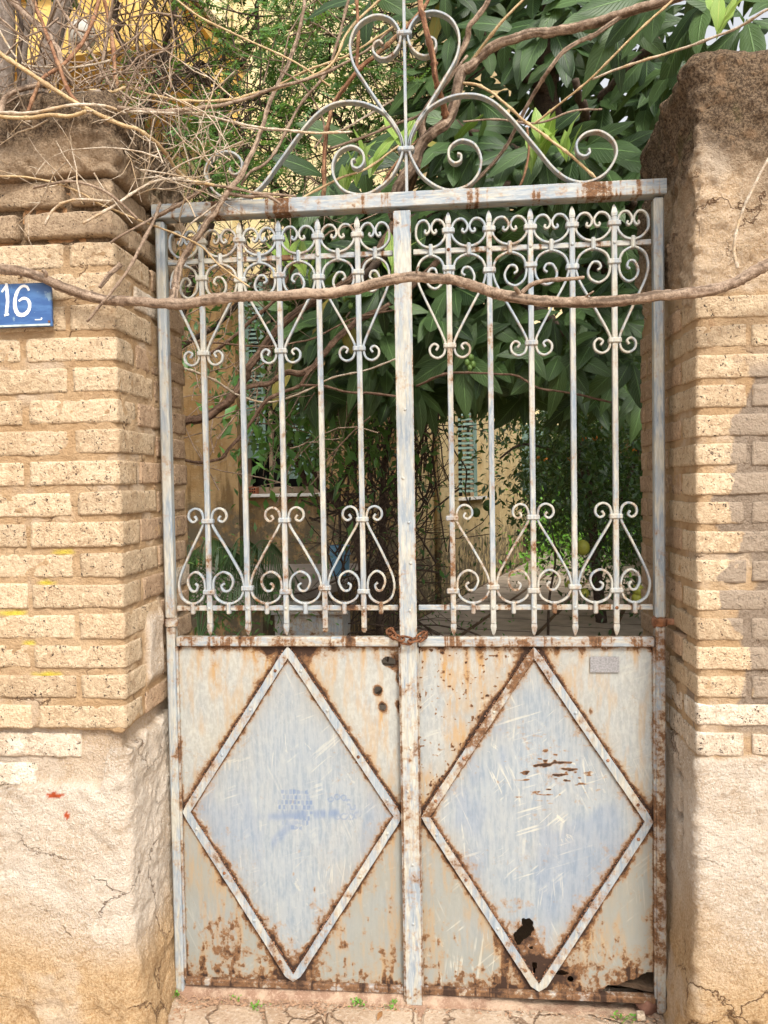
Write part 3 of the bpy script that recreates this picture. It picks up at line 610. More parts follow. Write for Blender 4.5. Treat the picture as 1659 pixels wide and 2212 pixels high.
    for (dx, ln) in drips:
        w = rr.uniform(.006, .014); s_ = np.exp(-((GX-dx-(nb2-.5)*.02)/w)**2)*np.clip(1-(1.052-GZ)/ln, 0, 1)**.7; stain += .8*s_; rust += .12*s_
    stain += .45*np.exp(-np.clip(de, 0, 1)/.022)*nd*1.5*(1-.3*inside)+.38*sstep(nd, .48, .64)*(1-inside)+.25*sstep(nb2, .5, .7)*np.exp(-GZ/.25)
    def blob(cx, cz, r, amt, ex=1.0, sharp=1.0):
        nonlocal rust; d_ = np.hypot((GX-cx)/ex, GZ-cz)/r; rust += amt*np.exp(-d_**2*sharp)
    scratch = np.clip((.15+.30*inside) if L else (.25+.50*inside), 0, 1); mark = np.zeros_like(rust); grime_shade = np.clip((1-inside)*(.55-.45*sstep(GZ, .3, .75))*(.6+nb2)+.25*np.exp(-GZ/.3)+.35*np.exp(-np.clip(de, 0, 1)/.04)*nb2*2, 0, .85); tone = (nb2-.5)*.35+.08+(.62 if L else .40)*(~inside)*sstep(GZ, .35, .8)  # grime on the sheet, plus painted shadow darkening beside the strips
    hole = np.zeros(XX.shape, bool)
    if L:
        for (cx, cz, r) in ((.095, .916, .0105), (.083, .866, .0095)):
            hole |= np.hypot(GX-cx, GZ-cz)+(na-.5)*.006 < r; blob(cx, cz, .016, .45); stain += .9*np.exp(-((GX-cx)/.008)**2)*((GZ < cz) & (GZ > cz-.17))*np.clip(1-(cz-GZ)/.17, 0, 1)
        hole |= (np.hypot((GX-.062)/1.5, GZ-1.003)+(na-.5)*.012 < .012) & (GX > .026); blob(.05, 1.003, .022, .4); hole |= (np.hypot(GX-.030, (GZ-.957)/2)+(na-.5)*.008 < .008); blob(.032, .957, .02, .35, .6); blob(.033, .87, .018, .35, .6)
        blob(.365, .35, .012, .22, .5); blob(.30, .30, .01, .18, .4); blob(.345, .42, .008, .22); blob(.28, .19, .02, .12); blob(.21, .13, .016, .26); blob(.10, .12, .014, .25); blob(.6, .18, .06, .13); blob(.57, .1, .05, .12, 1.5); blob(.31, .255, .016, .2)
        blob(.30, 1.035, .02, .22, 1.6); blob(.43, 1.035, .02, .22, 1.6)
        # faded blue printed motif: a fruit of little tiles above a leaf
        cx0, cz0 = .352, .552
        for iz in range(8):
            for ix in range(-4, 5):
                if (ix/4.2)**2+((iz-4)/4.4)**2 > 1: continue
                px, pz = cx0-ix*.0125+(iz % 2)*.004, cz0-.06+iz*.0158; m_ = (np.abs(GX-px) < .0046+(na-.5)*.008) & (np.abs(GZ-pz) < .0062+(nc-.5)*.009); mark[m_] = rr.uniform(.35, .8) if rr.random() < .8 else .3
        lf = np.exp(-(((GX-.30)/.16)**2+((GZ-.535+.08*(GX-.3))/.014)**2)**1.5); mark = np.maximum(mark, .7*lf*sstep(nd, .35, .6)); lf = np.exp(-(((GX-.40)/.05)**2+((GZ-.47+.9*(GX-.40))/.02)**2)**1.5); mark = np.maximum(mark, .5*lf*sstep(nd, .35, .6))
        for (px, pz) in ((.245, .582), (.225, .590), (.205, .588), (.19, .575), (.178, .560)):
            rg = np.abs(np.hypot(GX-px, GZ-pz)-.0075); mark = np.maximum(mark, .55*(rg < .0024)*(nc > .42)*(nb2 > .4))
        for (px, pz) in ((.225, .53), (.205, .53), (.185, .53), (.165, .535)):
            rg = np.abs(np.hypot(GX-px, GZ-pz)-.009); mark = np.maximum(mark, .5*(rg < .0022)*(nc > .45))
        mark = np.maximum(mark, .22*inside*sstep(fbm(QQ*np.array([1, 1, .3]), 9, 3, 21.), .5, .62)*sstep(GZ, .2, .5))
    else:
        d_ = np.hypot((GX-.336)/.85, (GZ-.195)/1.35)+(na-.5)*.075+(nc-.5)*.02; hole |= d_ < .026
        hole |= (np.abs(GX-.358-(nb2-.5)*.03) < .006) & (GZ > .06) & (GZ < .10) & (na < .50); hole |= ((np.hypot((GX-.437)/2.2, GZ-.070)+(na-.5)*.02) < .008) | (np.hypot(GX-.463, GZ-.055)+(na-.5)*.01 < .007)
        edge = .016+.022*sstep(GX, .53, .58)+.040*sstep(GX, .58, .70)+(na-.5)*.035; torn = (GX > .54) & (GZ < edge); hole |= torn & (GX < .702)
        blob(.34, .19, .045, .28, 1.0); blob(.365, .10, .045, .32, .7); blob(.45, .062, .03, .24, 1.5); blob(.64, .08, .06, .16, 1.4); blob(.30, .27, .03, .12, 2.0)
        for (px, pz, q_) in ((.40, .72, 1), (.46, .70, 1), (.43, .66, 1), (.35, .69, .8), (.38, .75, .7), (.30, .80, .5)): blob(px, pz, .03, .09*q_, 2.2)
        spk = sstep(fbm(QQ*np.array([.35, 1, 1.2]), 95, 2, 12.), .62, .70)*np.exp(-((GX-.42)/.16)**2-((GZ-.66)/.10)**2); rust += .3*spk
        spk = sstep(fbm(QQ, 110, 2, 22.), .66, .74)*(GX < .30)*(GZ > .55)*(~inside); rust += .22*spk; stain += .3*(GX < .26)*(GZ > .55)*(~inside)*sstep(nb2, .45, .6)
        blob(.17, .95, .03, .14, 1.3); blob(.53, .86, .014, .2, .5); tone += .25*np.exp(-((GX-.18)/.05)**2-((GZ-.97)/.03)**2); tone += .22*np.exp(-((GX-.12)/.05)**2-((GZ-.2)/.12)**2)
        scratch = np.clip(scratch+.35*(~inside)*(GX < .3), 0, 1); mark = .25*inside*sstep(fbm(QQ*np.array([1, 1, .6]), 8, 3, 25.), .5, .62)
    rust += -.05
    dent = (fbm(QQ, 3, 3, 40.)-.5)*.006+np.where(hole, 0, 0)+(na-.5)*.0006
    near_h = np.zeros_like(rust)
    V = np.stack([XX, .002+dent, GZ], -1).reshape(-1, 3); F = gridfaces(*XX.shape); hf = hole.ravel(); F = F[~hf[F].any(1)]
    if L: F = F[:, ::-1]
    npmesh('sheet_panel', V, F, MT['panel'], th, dict(rust=rust.ravel(), stain=np.clip(stain, 0, 1).ravel(), scratch=scratch.ravel(), grime_shade=grime_shade.ravel(), mark=mark.ravel(), tone=tone.ravel()))
    # diamond strips
    for idx, (a, c) in enumerate(strips):
        a = Vector((S(a[0]), 0, a[1])); c = Vector((S(c[0]), 0, c[1])); dv = (c-a).normalized(); nn = Vector((-dv.z, 0, dv.x)); n = 24; vs = []
        ln = (c-a).length
        for i in range(n+1):
            f = i/n; p = a+dv*ln*f; w = hw+random.uniform(-.0006, .0006)
            cut0 = 0; 
            # mitre both ends on the diamond's axes
            e1_ = 0.0
            pa, pb = p+nn*w, p-nn*w
            if i == 0: pa.x = pb.x = a.x; pa.z = a.z+(w/abs(dv.x))*(1 if nn.z > 0 else -1)*1.0; pb.z = a.z-(w/abs(dv.x))*(1 if nn.z > 0 else -1)
            if i == n: pa.z = pb.z = c.z; pa.x = c.x+(w/abs(dv.z))*(1 if nn.x > 0 else -1); pb.x = c.x-(w/abs(dv.z))*(1 if nn.x > 0 else -1)
            if side*pb.x > .7045: pb.x = side*.7045
            if side*pa.x > .7045: pa.x = side*.7045
            if side*pb.x < .029: pb.x = side*.029
            if side*pa.x < .029: pa.x = side*.029
            pa.z = min(max(pa.z, .018), 1.0505); pb.z = min(max(pb.z, .018), 1.0505)
            y0, y1 = -.0075, -.0028
            vs += [(pa.x, y0, pa.z), (pb.x, y0, pb.z), (pb.x, y1, pb.z), (pa.x, y1, pa.z)]
        fs = [(0, 1, 2, 3), tuple(4*n+q for q in (3, 2, 1, 0))]+[(4*i+k, 4*i+4+k, 4*i+4+(k+1) % 4, 4*i+(k+1) % 4) for i in range(n) for k in range(4)]
        b = MB(); b.add(vs, fs); stp = b.build('diamond_strip', MT['paint'] if (L or idx != 0) else MT['paint_rusty'], th)
        for f in (.12, .36, .64, .9):
            p = a.lerp(c, f); rivet(p.x, p.z, -.0075, .0052, stp, MT['paint_scroll'] if random.random() < .7 else MT['rust'])
    # clumpy rust scale and weld beads along the strips
    b = MB(); r2 = random.Random(31 if L else 32)
    for (a, c) in strips:
        a = Vector((S(a[0]), 0, a[1])); c = Vector((S(c[0]), 0, c[1])); dv = (c-a).normalized(); nn = Vector((-dv.z, 0, dv.x)); ln = (c-a).length
        up = 1 if (nn.z*1 > 0) else -1
        for sd_ in (1, -1):
            amp = 1.0 if sd_*up > 0 else .55
            for i in range(int(ln/.0042)):
                if r2.random() > .62*amp+.1: continue
                p = a+dv*(i*.0042+r2.uniform(-.002, .002))+nn*sd_*(hw+r2.uniform(-.0005, .0035)); s = r2.uniform(.0012, .0032)*amp
                if not (.03 < side*p.x < .703 and .02 < p.z < 1.047): continue
                b.add([(p.x-s, -.0018, p.z-s*.7), (p.x+s, -.0018, p.z-s*.4), (p.x+s*.5, -.0018, p.z+s), (p.x-s*.6, -.0018, p.z+s*.8), (p.x, -.0055-s*.4, p.z)], [(0, 1, 4), (1, 2, 4), (2, 3, 4), (3, 0, 4)])
    b.build('rust_scale', MT['rust'], th)['kind'] = 'stuff'
    if not L:
        a = W(1272, 1419, 0); c = W(1337, 1452, 0); b = MB(); b.box((.528, -.0042, .975), (.611, -.0025, 1.021)); b.build('sticker_remnant', flat_mat('grey_sticker', (.30, .29, .29), .8, .2, .7, 200), th)
    return th
gl = leaf(-1); gr = leaf(1)
# centre stile belongs to the left leaf
b = MB(); b.box((-.0245, -.024, -.028), (.0245, -.016, 2.323), .0015); b.build('closing_stile', MT['paint_post'], gl)
for xa_, xb_ in ((.0226, .0252), (-.0252, -.0226)):
    b = MB(); b.box((xa_, -.0246, -.026), (xb_, -.0155, 2.321)); b.build('stile_edge', MT['paint_rusty'], gl)
b = MB(); b.box((-.0225, -.0155, -.02), (.018, .014, 2.318), .002); b.build('stile_tube', MT['paint'], gl)
for z in (2.29, 1.75, 1.55, 1.42, 1.30, .75, .62, .40, .22, 1.16):
    rivet(random.uniform(-.012, .012), z, -.024, .0048, gl, MT['paint_post'])
b = MB(); b.box((-.030, -.0215, -.02), (-.0255, -.006, 1.05), .001); b.build('stile_flange', MT['paint_rusty'], gl)
b = MB(); b.box((.0255, -.0205, .0), (.0285, -.006, 1.05), .0008); b.build('stile_flange', MT['paint_rusty'], gl)

# overthrow: beam and scrolls between the pillars
ov = thing('gate_overthrow', 'blue steel lintel over the gate crowned with wrought iron scrolls and a heart', 'gate overthrow', (0, 0, 2.33))
n = 60; b = MB(); vs = []
for i in range(n+1):
    x = -.7445+1.489*i/n; z0 = 2.3325+.002*(i/n)+random.uniform(-.0004, .0004); z1 = z0+.0425
    for (yy, zz_) in ((-.026, z0+.002), (-.024, z0), (.022, z0), (.022, z1), (-.024, z1), (-.026, z1-.002)): vs.append((x, yy, zz_))
b.add(vs, [tuple(range(6)), tuple(6*n+k for k in range(5, -1, -1))]+[(6*i+k, 6*i+6+k, 6*i+6+(k+1) % 6, 6*i+(k+1) % 6) for i in range(n) for k in range(6)]); b.build('lintel_beam', MT['paint_beam'], ov)
A = [(.148, 2.482), (.158, 2.478), (.157, 2.462), (.140, 2.456), (.124, 2.472), (.128, 2.502), (.160, 2.520), (.198, 2.505), (.216, 2.464), (.206, 2.420), (.172, 2.388), (.113, 2.381), (.052, 2.418), (.020, 2.468), (.0095, 2.503), (.016, 2.545), (.055, 2.605), (.120, 2.641), (.185, 2.648), (.24, 2.631), (.296, 2.582), (.372, 2.488), (.421, 2.426), (.466, 2.392), (.516, 2.383), (.566, 2.405), (.596, 2.453), (.589, 2.494), (.553, 2.522), (.513, 2.520), (.487, 2.495), (.490, 2.466), (.508, 2.456), (.522, 2.464), (.520, 2.476)]
B_ = [(.008, 2.503), (.018, 2.545), (.06, 2.612), (.117, 2.70), (.150, 2.758), (.157, 2.817), (.132, 2.866), (.083, 2.888), (.036, 2.873), (.0115, 2.832), (.018, 2.795), (.040, 2.770), (.068, 2.765), (.090, 2.785), (.088, 2.807), (.072, 2.815), (.062, 2.804)]
for sgn in (-1, 1):
    sweep([(.014+sgn*a, z) for a, z in A], .0068, .026, 0, 'scroll', MT['paint_scroll'], ov, 5)
    sweep([(.014+sgn*a, z) for a, z in B_], .0068, .026, 0, 'heart_scroll', MT['paint_scroll'], ov, 5)
b = MB(); b.box((.0095, -.0045, 2.376), (.0185, .0045, 3.02), .0015); b.build('spindle', MT['paint_scroll'], ov)
for z, w in ((2.503, .024), (2.832, .022)):
    b = MB(); b.box((.014-w, -.017, z-.0075), (.014+w, .017, z+.0075), .004); b.build('collar', MT['paint_scroll'], ov)
# hinge brackets
for sgn, lab in ((-1, 'grey iron hinge strap round the left gate post at mid height'), (1, 'rusty iron hinge strap round the right gate post beside the broken brickwork')):
    x = sgn*.7255; m = MT['paint_rail'] if sgn < 0 else MT['rust']; h = thing('hinge_strap', lab, 'hinge', (x, 0, 1.12), 'hinge straps of the gate')
    b = MB(); pts = []
    for k in range(13):
        a = math.pi*(-.5+k/12) if sgn > 0 else math.pi*(.5+k/12); pts.append((x-0+(-1 if sgn > 0 else 1)*0+(.0215*math.cos(a+math.pi)), .0215*math.sin(a+math.pi)))
    ring = [(x+.0215*math.cos(2*math.pi*k/24), .0215*math.sin(2*math.pi*k/24)) for k in range(24)]
    vs = []; 
    for (rx, ry) in ring:
        nx_, ny_ = (rx-x)/.0215, ry/.0215
        vs += [(rx, ry, 1.112), (rx, ry, 1.134), (rx-nx_*.0035, ry-ny_*.0035, 1.134), (rx-nx_*.0035, ry-ny_*.0035, 1.112)]
    b.add(vs, [(4*i+k, 4*i+(k+1) % 4, 4*((i+1) % 24)+(k+1) % 4, 4*((i+1) % 24)+k) for i in range(24) for k in range(4)]); b.build('strap', m, h, False)
    xa, xb = sorted((x+sgn*.019, x+sgn*.075)); b = MB(); b.box((xa, -.006, 1.114), (xb, .006, 1.132), .002); b.build('arm', m, h)
# chain
ch = thing('chain', 'rusty iron chain knotted round the middle of the gate above the sheet panels', 'chain', (0, -.02, 1.07))
def link(c, d1, d2, l=.019, w=.0105, r=.0034):
    d1 = Vector(d1).normalized(); d2 = Vector(d2); d2 = (d2-d1*d2.dot(d1)).normalized(); pts = []
    for k in range(21):
        a = 2*math.pi*k/20; ca, sa = math.cos(a), math.sin(a); pts.append(Vector(c)+d1*(ca*w+(l-w)*(1 if ca > 0 else -1)*min(1, abs(ca)*3))+d2*sa*w)
    b = MB(); b.tube(pts, r, 7, False); b.build('link', MT['rust'], ch, True)
cp = smooth_poly([(-.058, .012, 1.098), (-.052, -.018, 1.091), (-.030, -.040, 1.083), (.0, -.044, 1.074), (.030, -.040, 1.080), (.052, -.022, 1.094), (.034, -.03, 1.096), (.046, .004, 1.082)], 10)
acc = 0; last = cp[0]; k = 0; pos = [cp[0]]
for p in cp[1:]:
    if (p-pos[-1]).length > .0245: pos.append(p)
for i in range(len(pos)-1):
    dv = pos[i+1]-pos[i]; c = (pos[i]+pos[i+1])/2; link(c, dv, (0, .25, 1) if i % 2 else (.3, 1, .35))

# ------------------------------------------------------------------ vines and shoots in front of, over and behind the gate
def vine(parent, pts, r, mat='vine', name='stem', y=None, n=7, knots=True, wob=.10):
    """pts: (u, v, y) picture points with their real distance; r: one radius or (start, end)"""
    P = []
    for p in pts:
        yy = p[2] if len(p) > 2 else y; P.append(W(p[0], p[1], yy))
    P = smooth_poly(P, 12 if (r[0] if hasattr(r, '__len__') else r) > .006 else 7); m = len(P)
    r0, r1 = (r if hasattr(r, '__len__') else (r, r)); amp = r0*.28
    ph = random.uniform(0, 9); out = []; rad = []; acc = 0; nxt = random.uniform(.05, .11)
    for i, p in enumerate(P):
        q = np.array([[p.x*30+ph, p.y*30, p.z*30]]); d = Vector((vnoise(q)[0]-.5, vnoise(q+7)[0]-.5, vnoise(q+13)[0]-.5))*amp*2*(0 if i in (0, m-1) else 1)
        out.append(p+d); k = 1.0
        if i: acc += (P[i]-P[i-1]).length
        if knots and acc > nxt: k = random.uniform(1.25, 1.5) if r0 < .009 else random.uniform(1.05, 1.16); acc = 0; nxt = random.uniform(.05, .13)
        rad.append((r0+(r1-r0)*i/(m-1))*k*(1+random.uniform(-.05, .05)))
    big = r0 > .006; nn_ = (18 if r0 > .013 else 12) if big else (6 if r0 > .004 else 5)
    b = MB(); b.tube(out, rad, nn_, True, .03 if big else .05, .17 if big else 0.0); return b.build(name, MT[mat], parent, True, None, dict(ridge=b.ra)), out
V1 = thing('vine_stem', 'thick brown vine stem running across the whole front of the gate and both pillars', 'vine', W(830, 640, -.30))
main = [(-60, 572), (0, 580), (70, 592), (150, 624), (215, 645), (300, 652), (395, 657), (450, 648), (520, 641), (600, 640), (690, 635), (760, 628), (840, 605), (905, 598), (965, 603), (1020, 615), (1070, 632), (1130, 646), (1200, 652), (1300, 651), (1400, 642), (1480, 634), (1560, 622), (1610, 598), (1670, 568), (1740, 545)]
vine(V1, main, (.0130, .0130), y=-.315, n=12, wob=.09)
vine(V1, [(1128, 632, -.315), (1150, 614, -.32), (1185, 606, -.32), (1235, 602, -.325), (1262, 600, -.325)], (.006, .004), name='side_shoot')
vine(V1, [(1125, 640, -.318), (1117, 628, -.33), (1112, 622, -.34)], (.006, .005), name='stub'); vine(V1, [(905, 598, -.318), (900, 585, -.33), (905, 576, -.34)], (.003, .002), name='stub')
vine(V1, [(1260, 645, -.318), (1272, 636, -.33), (1282, 629, -.335)], (.003, .002), name='stub'); vine(V1, [(97, 604, -.318), (99, 590, -.33), (92, 583, -.335)], (.006, .005), name='stub')
vine(V1, [(1593, 580, -.318), (1585, 545, -.32), (1588, 515, -.32), (1600, 465, -.32), (1625, 410, -.33), (1645, 370, -.33), (1662, 340, -.33)], (.0042, .003), 'vine_pale', 'side_shoot')
V2 = thing('vine_stem', 'woody vine stem climbing from the cross stem over the lintel left end, peeling grey bark', 'vine', W(455, 470, -.06))
vine(V2, [(372, 655, -.31), (376, 636, -.25), (381, 600, -.12), (392, 568, -.07), (408, 538, -.065), (430, 505, -.065), (455, 470, -.06), (474, 442, -.055), (492, 416, -.045), (520, 380, -.03), (546, 325, .02), (570, 262, .06), (592, 200, .1), (630, 120, .14), (652, 40, .16), (660, -30, .2)], (.0105, .0055), n=9)
vine(V2, [(492, 418, -.045), (530, 424, -.045), (575, 424, -.05), (605, 440, -.06)], (.006, .004), name='side_shoot')
vine(V2, [(333, 469, -.10), (376, 448, -.09), (430, 415, -.07), (465, 401, -.06), (560, 418, -.05), (640, 424, -.05)], (.0065, .003), name='side_shoot')
vine(V2, [(470, 440, -.05), (440, 462, -.06), (405, 490, -.07), (385, 530, -.08)], (.003, .002), 'vine_pale', name='side_shoot')
V3 = thing('climbing_vine', 'tangle of bare tan vine shoots sprawling over the blackened cap of the left pillar', 'vine', W(172, 226, -.33))
vine(V3, [(-20, 100, -.3), (0, 115, -.33), (90, 175, -.34), (172, 226, -.34), (258, 268, -.32), (304, 283, -.30), (351, 322, -.24), (397, 383, -.12), (465, 401, -.06)], (.0058, .0045), 'vine_straw', 'shoot')
vine(V3, [(66, -20, -.2), (72, 0, -.2), (104, 82, -.25), (125, 136, -.3), (150, 200, -.33), (172, 226, -.34)], (.0048, .0048), 'vine_red', 'shoot')
vine(V3, [(10, -20, -.1), (21, 0, -.1), (64, 39, -.15), (118, 97, -.2), (136, 143, -.22), (158, 185, -.2)], .0075, 'vine', 'shoot')
vine(V3, [(222, -20, -.1), (215, 0, -.1), (200, 47, -.15), (172, 100, -.2), (136, 140, -.25), (93, 168, -.3), (75, 200, -.33), (57, 251, -.34)], (.0055, .0045), 'vine_red', 'shoot')
vine(V3, [(122, 0, .1), (150, 47, .1), (186, 97, .05), (215, 143, 0), (243, 193, 0)], .0045, 'vine', 'shoot')
vine(V3, [(0, 250, -.34), (7, 218, -.33), (25, 200, -.32), (57, 190, -.3), (93, 184, -.26), (107, 183, -.22)], .0075, 'vine', 'shoot')
vine(V3, [(-20, 246, -.34), (0, 244, -.345), (72, 244, -.35), (143, 229, -.35), (190, 226, -.34), (233, 231, -.30), (272, 246, -.26)], .0040, 'vine_pale', 'shoot')
vine(V3, [(-20, 250, -.34), (0, 252, -.345), (57, 255, -.35), (107, 249, -.35), (150, 251, -.35), (186, 240, -.35)], .0045, 'vine_straw', 'shoot')
vine(V3, [(193, 195, -.2), (243, 199, -.15), (276, 190, -.1), (322, 204, -.05), (405, 218, 0), (501, 215, .02), (548, 202, .05), (626, 183, .05), (712, 143, .05), (755, 64, .08), (830, -10, .1)], (.0042, .0036), 'vine_straw', 'shoot')
vine(V3, [(255, 233, -.3), (347, 240, -.2), (451, 231, -.1), (530, 214, 0), (594, 190, .0), (700, 158, .05), (790, 110, .1), (850, 60, .1)], (.0060, .0036), 'vine', 'shoot')
vine(V3, [(272, 240, -.28), (358, 244, -.2), (430, 247, -.1), (537, 272, -.08), (594, 279, -.06), (680, 287, -.05), (760, 285, 0)], .0035, 'vine_pale', 'shoot')
vine(V3, [(-20, 380, -.32), (0, 381, -.325), (57, 383, -.33), (125, 397, -.33), (179, 419, -.33), (208, 437, -.32), (251, 455, -.3), (300, 476, -.26), (353, 495, -.15), (431, 530, -.08), (474, 573, -.07), (539, 620, -.06)], .0026, 'vine_straw', 'shoot')
vine(V3, [(72, 406, -.34), (143, 392, -.34), (186, 397, -.34), (229, 415, -.33), (258, 437, -.32), (297, 473, -.3)], .0035, 'vine', 'shoot')
vine(V3, [(397, 385, -.13), (340, 390, -.22), (294, 412, -.28), (247, 444, -.32), (179, 483, -.33)], .0036, 'vine_pale', 'shoot')
vine(V3, [(247, 435, -.32), (161, 431, -.34), (118, 451, -.34), (97, 486, -.35)], .0036, 'vine_pale', 'shoot')
vine(V3, [(345, 440, -.12), (336, 467, -.18), (317, 505, -.26), (282, 574, -.31), (250, 620, -.335), (220, 655, -.34), (188, 695, -.33)], (.0050, .0035), 'vine', 'shoot')
vine(V3, [(330, 470, -.2), (317, 479, -.25), (268, 505, -.31), (239, 525, -.31)], .003, 'vine', 'shoot'); vine(V3, [(262, 570, -.30), (234, 599, -.31), (217, 620, -.315)], (.0065, .005), 'vine', 'stub')
vine(V3, [(40, -10, .0), (45, 60, -.1), (42, 120, -.1), (41, 190, -.1)], .006, 'bark_dark', 'shoot')
vine(V3, [(-10, 50, .0), (25, 110, -.05), (55, 140, -.1), (120, 146, -.1), (180, 144, -.05), (240, 130, 0)], .003, 'vine_pale', 'shoot')
vine(V3, [(246, -10, .1), (235, 60, .1), (214, 180, .05)], .005, 'vine', 'shoot'); vine(V3, [(225, 0, .1), (240, 70, .1), (252, 190, .0)], .006, 'vine_red', 'shoot')
o_t = None
V4 = thing('climbing_vine', 'thick brown vine fanning up and right behind the iron scrolls above the lintel', 'vine', W(870, 400, .06))
vine(V4, [(850, 470, .12), (858, 412, .1), (891, 358, .09), (916, 304, .09), (934, 286, .09), (970, 258, .1), (984, 215, .1), (995, 161, .1), (1016, 143, .1), (1059, 107, .1), (1134, 75, .08), (1200, 66, .06), (1275, 52, .04), (1342, 31, .0), (1446, 0, -.05), (1500, -20, -.05)], (.018, .0115), n=12)
vine(V4, [(905, -20, .0), (909, 21, -.02), (919, 61, -.03), (934, 118, -.03), (941, 172, -.02), (952, 205, .04), (965, 262, .1)], (.0075, .009), 'vine_red', 'branch')
vine(V4, [(916, 302, .09), (912, 258, .08), (937, 215, .05), (980, 143, .03), (1009, 86, .02), (1016, 54, .0), (1041, 21, 0), (1062, -20, 0)], (.011, .006), 'vine', 'branch')
vine(V4, [(1016, 136, .1), (1070, 64, .05), (1112, 18, .03), (1150, -20, .03)], (.005, .003), 'vine_straw', 'branch')
vine(V4, [(1342, 33, .0), (1289, 73, .0), (1230, 101, .0), (1192, 143, 0), (1157, 195, .05), (1118, 269, .1), (1080, 335, .15), (1010, 410, .2)], (.0065, .0045), 'vine', 'branch')
vine(V4, [(1470, -20, -.1), (1450, 3, -.1), (1387, 59, -.1), (1324, 122, -.08), (1275, 171, -.05), (1220, 216, -.02), (1153, 268, .02)], .0032, 'vine_straw', 'branch')
vine(V4, [(1720, 8, -.2), (1659, 21, -.2), (1586, 63, -.15), (1464, 108, -.1), (1359, 140, -.08), (1279, 171, -.05)], .0036, 'vine_pale', 'branch')
vine(V4, [(1000, 180, .08), (1038, 186, .05), (1084, 218, .02), (1134, 262, .0), (1180, 295, .0), (1237, 339, .0), (1289, 387, .02)], .0042, 'vine_straw', 'branch')
vine(V4, [(712, 322, .1), (791, 294, .1), (862, 265, .1), (916, 240, .1), (1010, 120, .1)], .0040, 'vine', 'branch')
vine(V4, [(698, 440, .05), (700, 400, .05), (701, 322, .06), (712, 251, .06), (726, 215, .06), (769, 158, .05), (812, 118, .05), (862, 72, .06), (909, 25, .08), (935, -20, .08)], (.0065, .0055), 'vine_red', 'branch')
vine(V4, [(769, 158, .05), (774, 72, .04), (769, -20, .04)], .0052, 'vine_red', 'branch')
vine(V4, [(370, -10, .1), (430, 36, .1), (519, 79, .1), (604, 118, .08), (658, 147, .06), (712, 186, .06)], .0030, 'vine_straw', 'branch')
vine(V4, [(604, 183, .1), (658, 154, .1), (755, 118, .08), (862, 50, .08)], .0032, 'vine_straw', 'branch')
vine(V4, [(520, 400, .0), (540, 372, .0), (587, 340, .04), (647, 229, .08), (712, 143, .1), (755, -10, .1)], .0042, 'vine', 'branch')
vine(V4, [(520, 276, .1), (600, 282, .1), (719, 286, .1), (791, 251, .1), (850, 215, .1)], .0030, 'vine_pale', 'branch')
vine(V4, [(640, 435, .0), (730, 387, .04), (791, 365, .06), (862, 315, .1)], .0036, 'vine_straw', 'branch'); vine(V4, [(815, 425, .08), (850, 360, .1), (905, 300, .12)], .004, 'vine_red', 'branch')
vine(V4, [(1105, 440, .1), (1130, 385, .08), (1142, 330, .08), (1138, 275, .06)], .004, 'vine_red', 'branch'); vine(V4, [(1000, 263, .1), (1070, 258, .1), (1160, 266, .05), (1238, 240, .05), (1300, 236, .1)], .003, 'vine', 'branch')
vine(V4, [(680, 320, .1), (700, 285, .1), (690, 240, .1), (650, 180, .1), (600, 150, .1)], .003, 'vine', 'branch')
V5 = thing('vine_stem', 'gnarled brown vine stems winding through the garden close behind the left gate leaf', 'vine', W(540, 790, .7))
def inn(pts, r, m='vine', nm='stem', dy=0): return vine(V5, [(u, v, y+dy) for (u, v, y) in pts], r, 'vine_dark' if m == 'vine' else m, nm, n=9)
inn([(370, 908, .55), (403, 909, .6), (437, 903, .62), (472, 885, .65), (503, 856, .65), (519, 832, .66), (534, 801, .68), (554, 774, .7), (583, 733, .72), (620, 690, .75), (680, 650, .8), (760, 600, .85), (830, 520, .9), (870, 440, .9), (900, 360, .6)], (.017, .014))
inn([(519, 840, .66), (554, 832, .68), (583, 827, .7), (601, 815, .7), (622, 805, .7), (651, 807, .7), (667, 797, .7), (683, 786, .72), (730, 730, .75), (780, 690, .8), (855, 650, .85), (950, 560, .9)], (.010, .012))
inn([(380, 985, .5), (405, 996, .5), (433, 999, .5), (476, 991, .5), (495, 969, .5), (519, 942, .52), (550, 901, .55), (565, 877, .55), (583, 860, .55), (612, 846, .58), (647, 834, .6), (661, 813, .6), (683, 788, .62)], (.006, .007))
inn([(375, 735, .4), (396, 737, .4), (466, 741, .4), (534, 747, .45), (589, 748, .45), (632, 741, .5), (683, 729, .5), (760, 690, .5), (850, 670, .5)], .0033, 'vine', 'shoot')
inn([(645, 833, .6), (700, 834, .6), (745, 846, .6), (800, 850, .6), (855, 856, .6)], .005, 'vine', 'shoot'); inn([(900, 834, .6), (960, 808, .5), (1010, 805, .5), (1080, 808, .5), (1118, 812, .5), (1165, 838, .5), (1240, 850, .5), (1330, 872, .5)], (.0045, .0033), 'vine', 'shoot')
inn([(380, 790, .5), (420, 803, .5), (470, 825, .5), (505, 850, .55)], .005, 'vine_pale', 'shoot'); inn([(505, 850, .55), (560, 868, .55), (600, 866, .6), (660, 845, .6), (720, 815, .6), (790, 800, .6), (855, 775, .6)], .0035, 'vine_pale', 'shoot')
inn([(440, 770, .5), (490, 740, .5), (545, 690, .5), (600, 640, .5), (640, 560, .5)], .006, 'vine', 'shoot'); inn([(700, 1000, .8), (760, 935, .8), (800, 900, .8)], .003, 'vine', 'shoot')

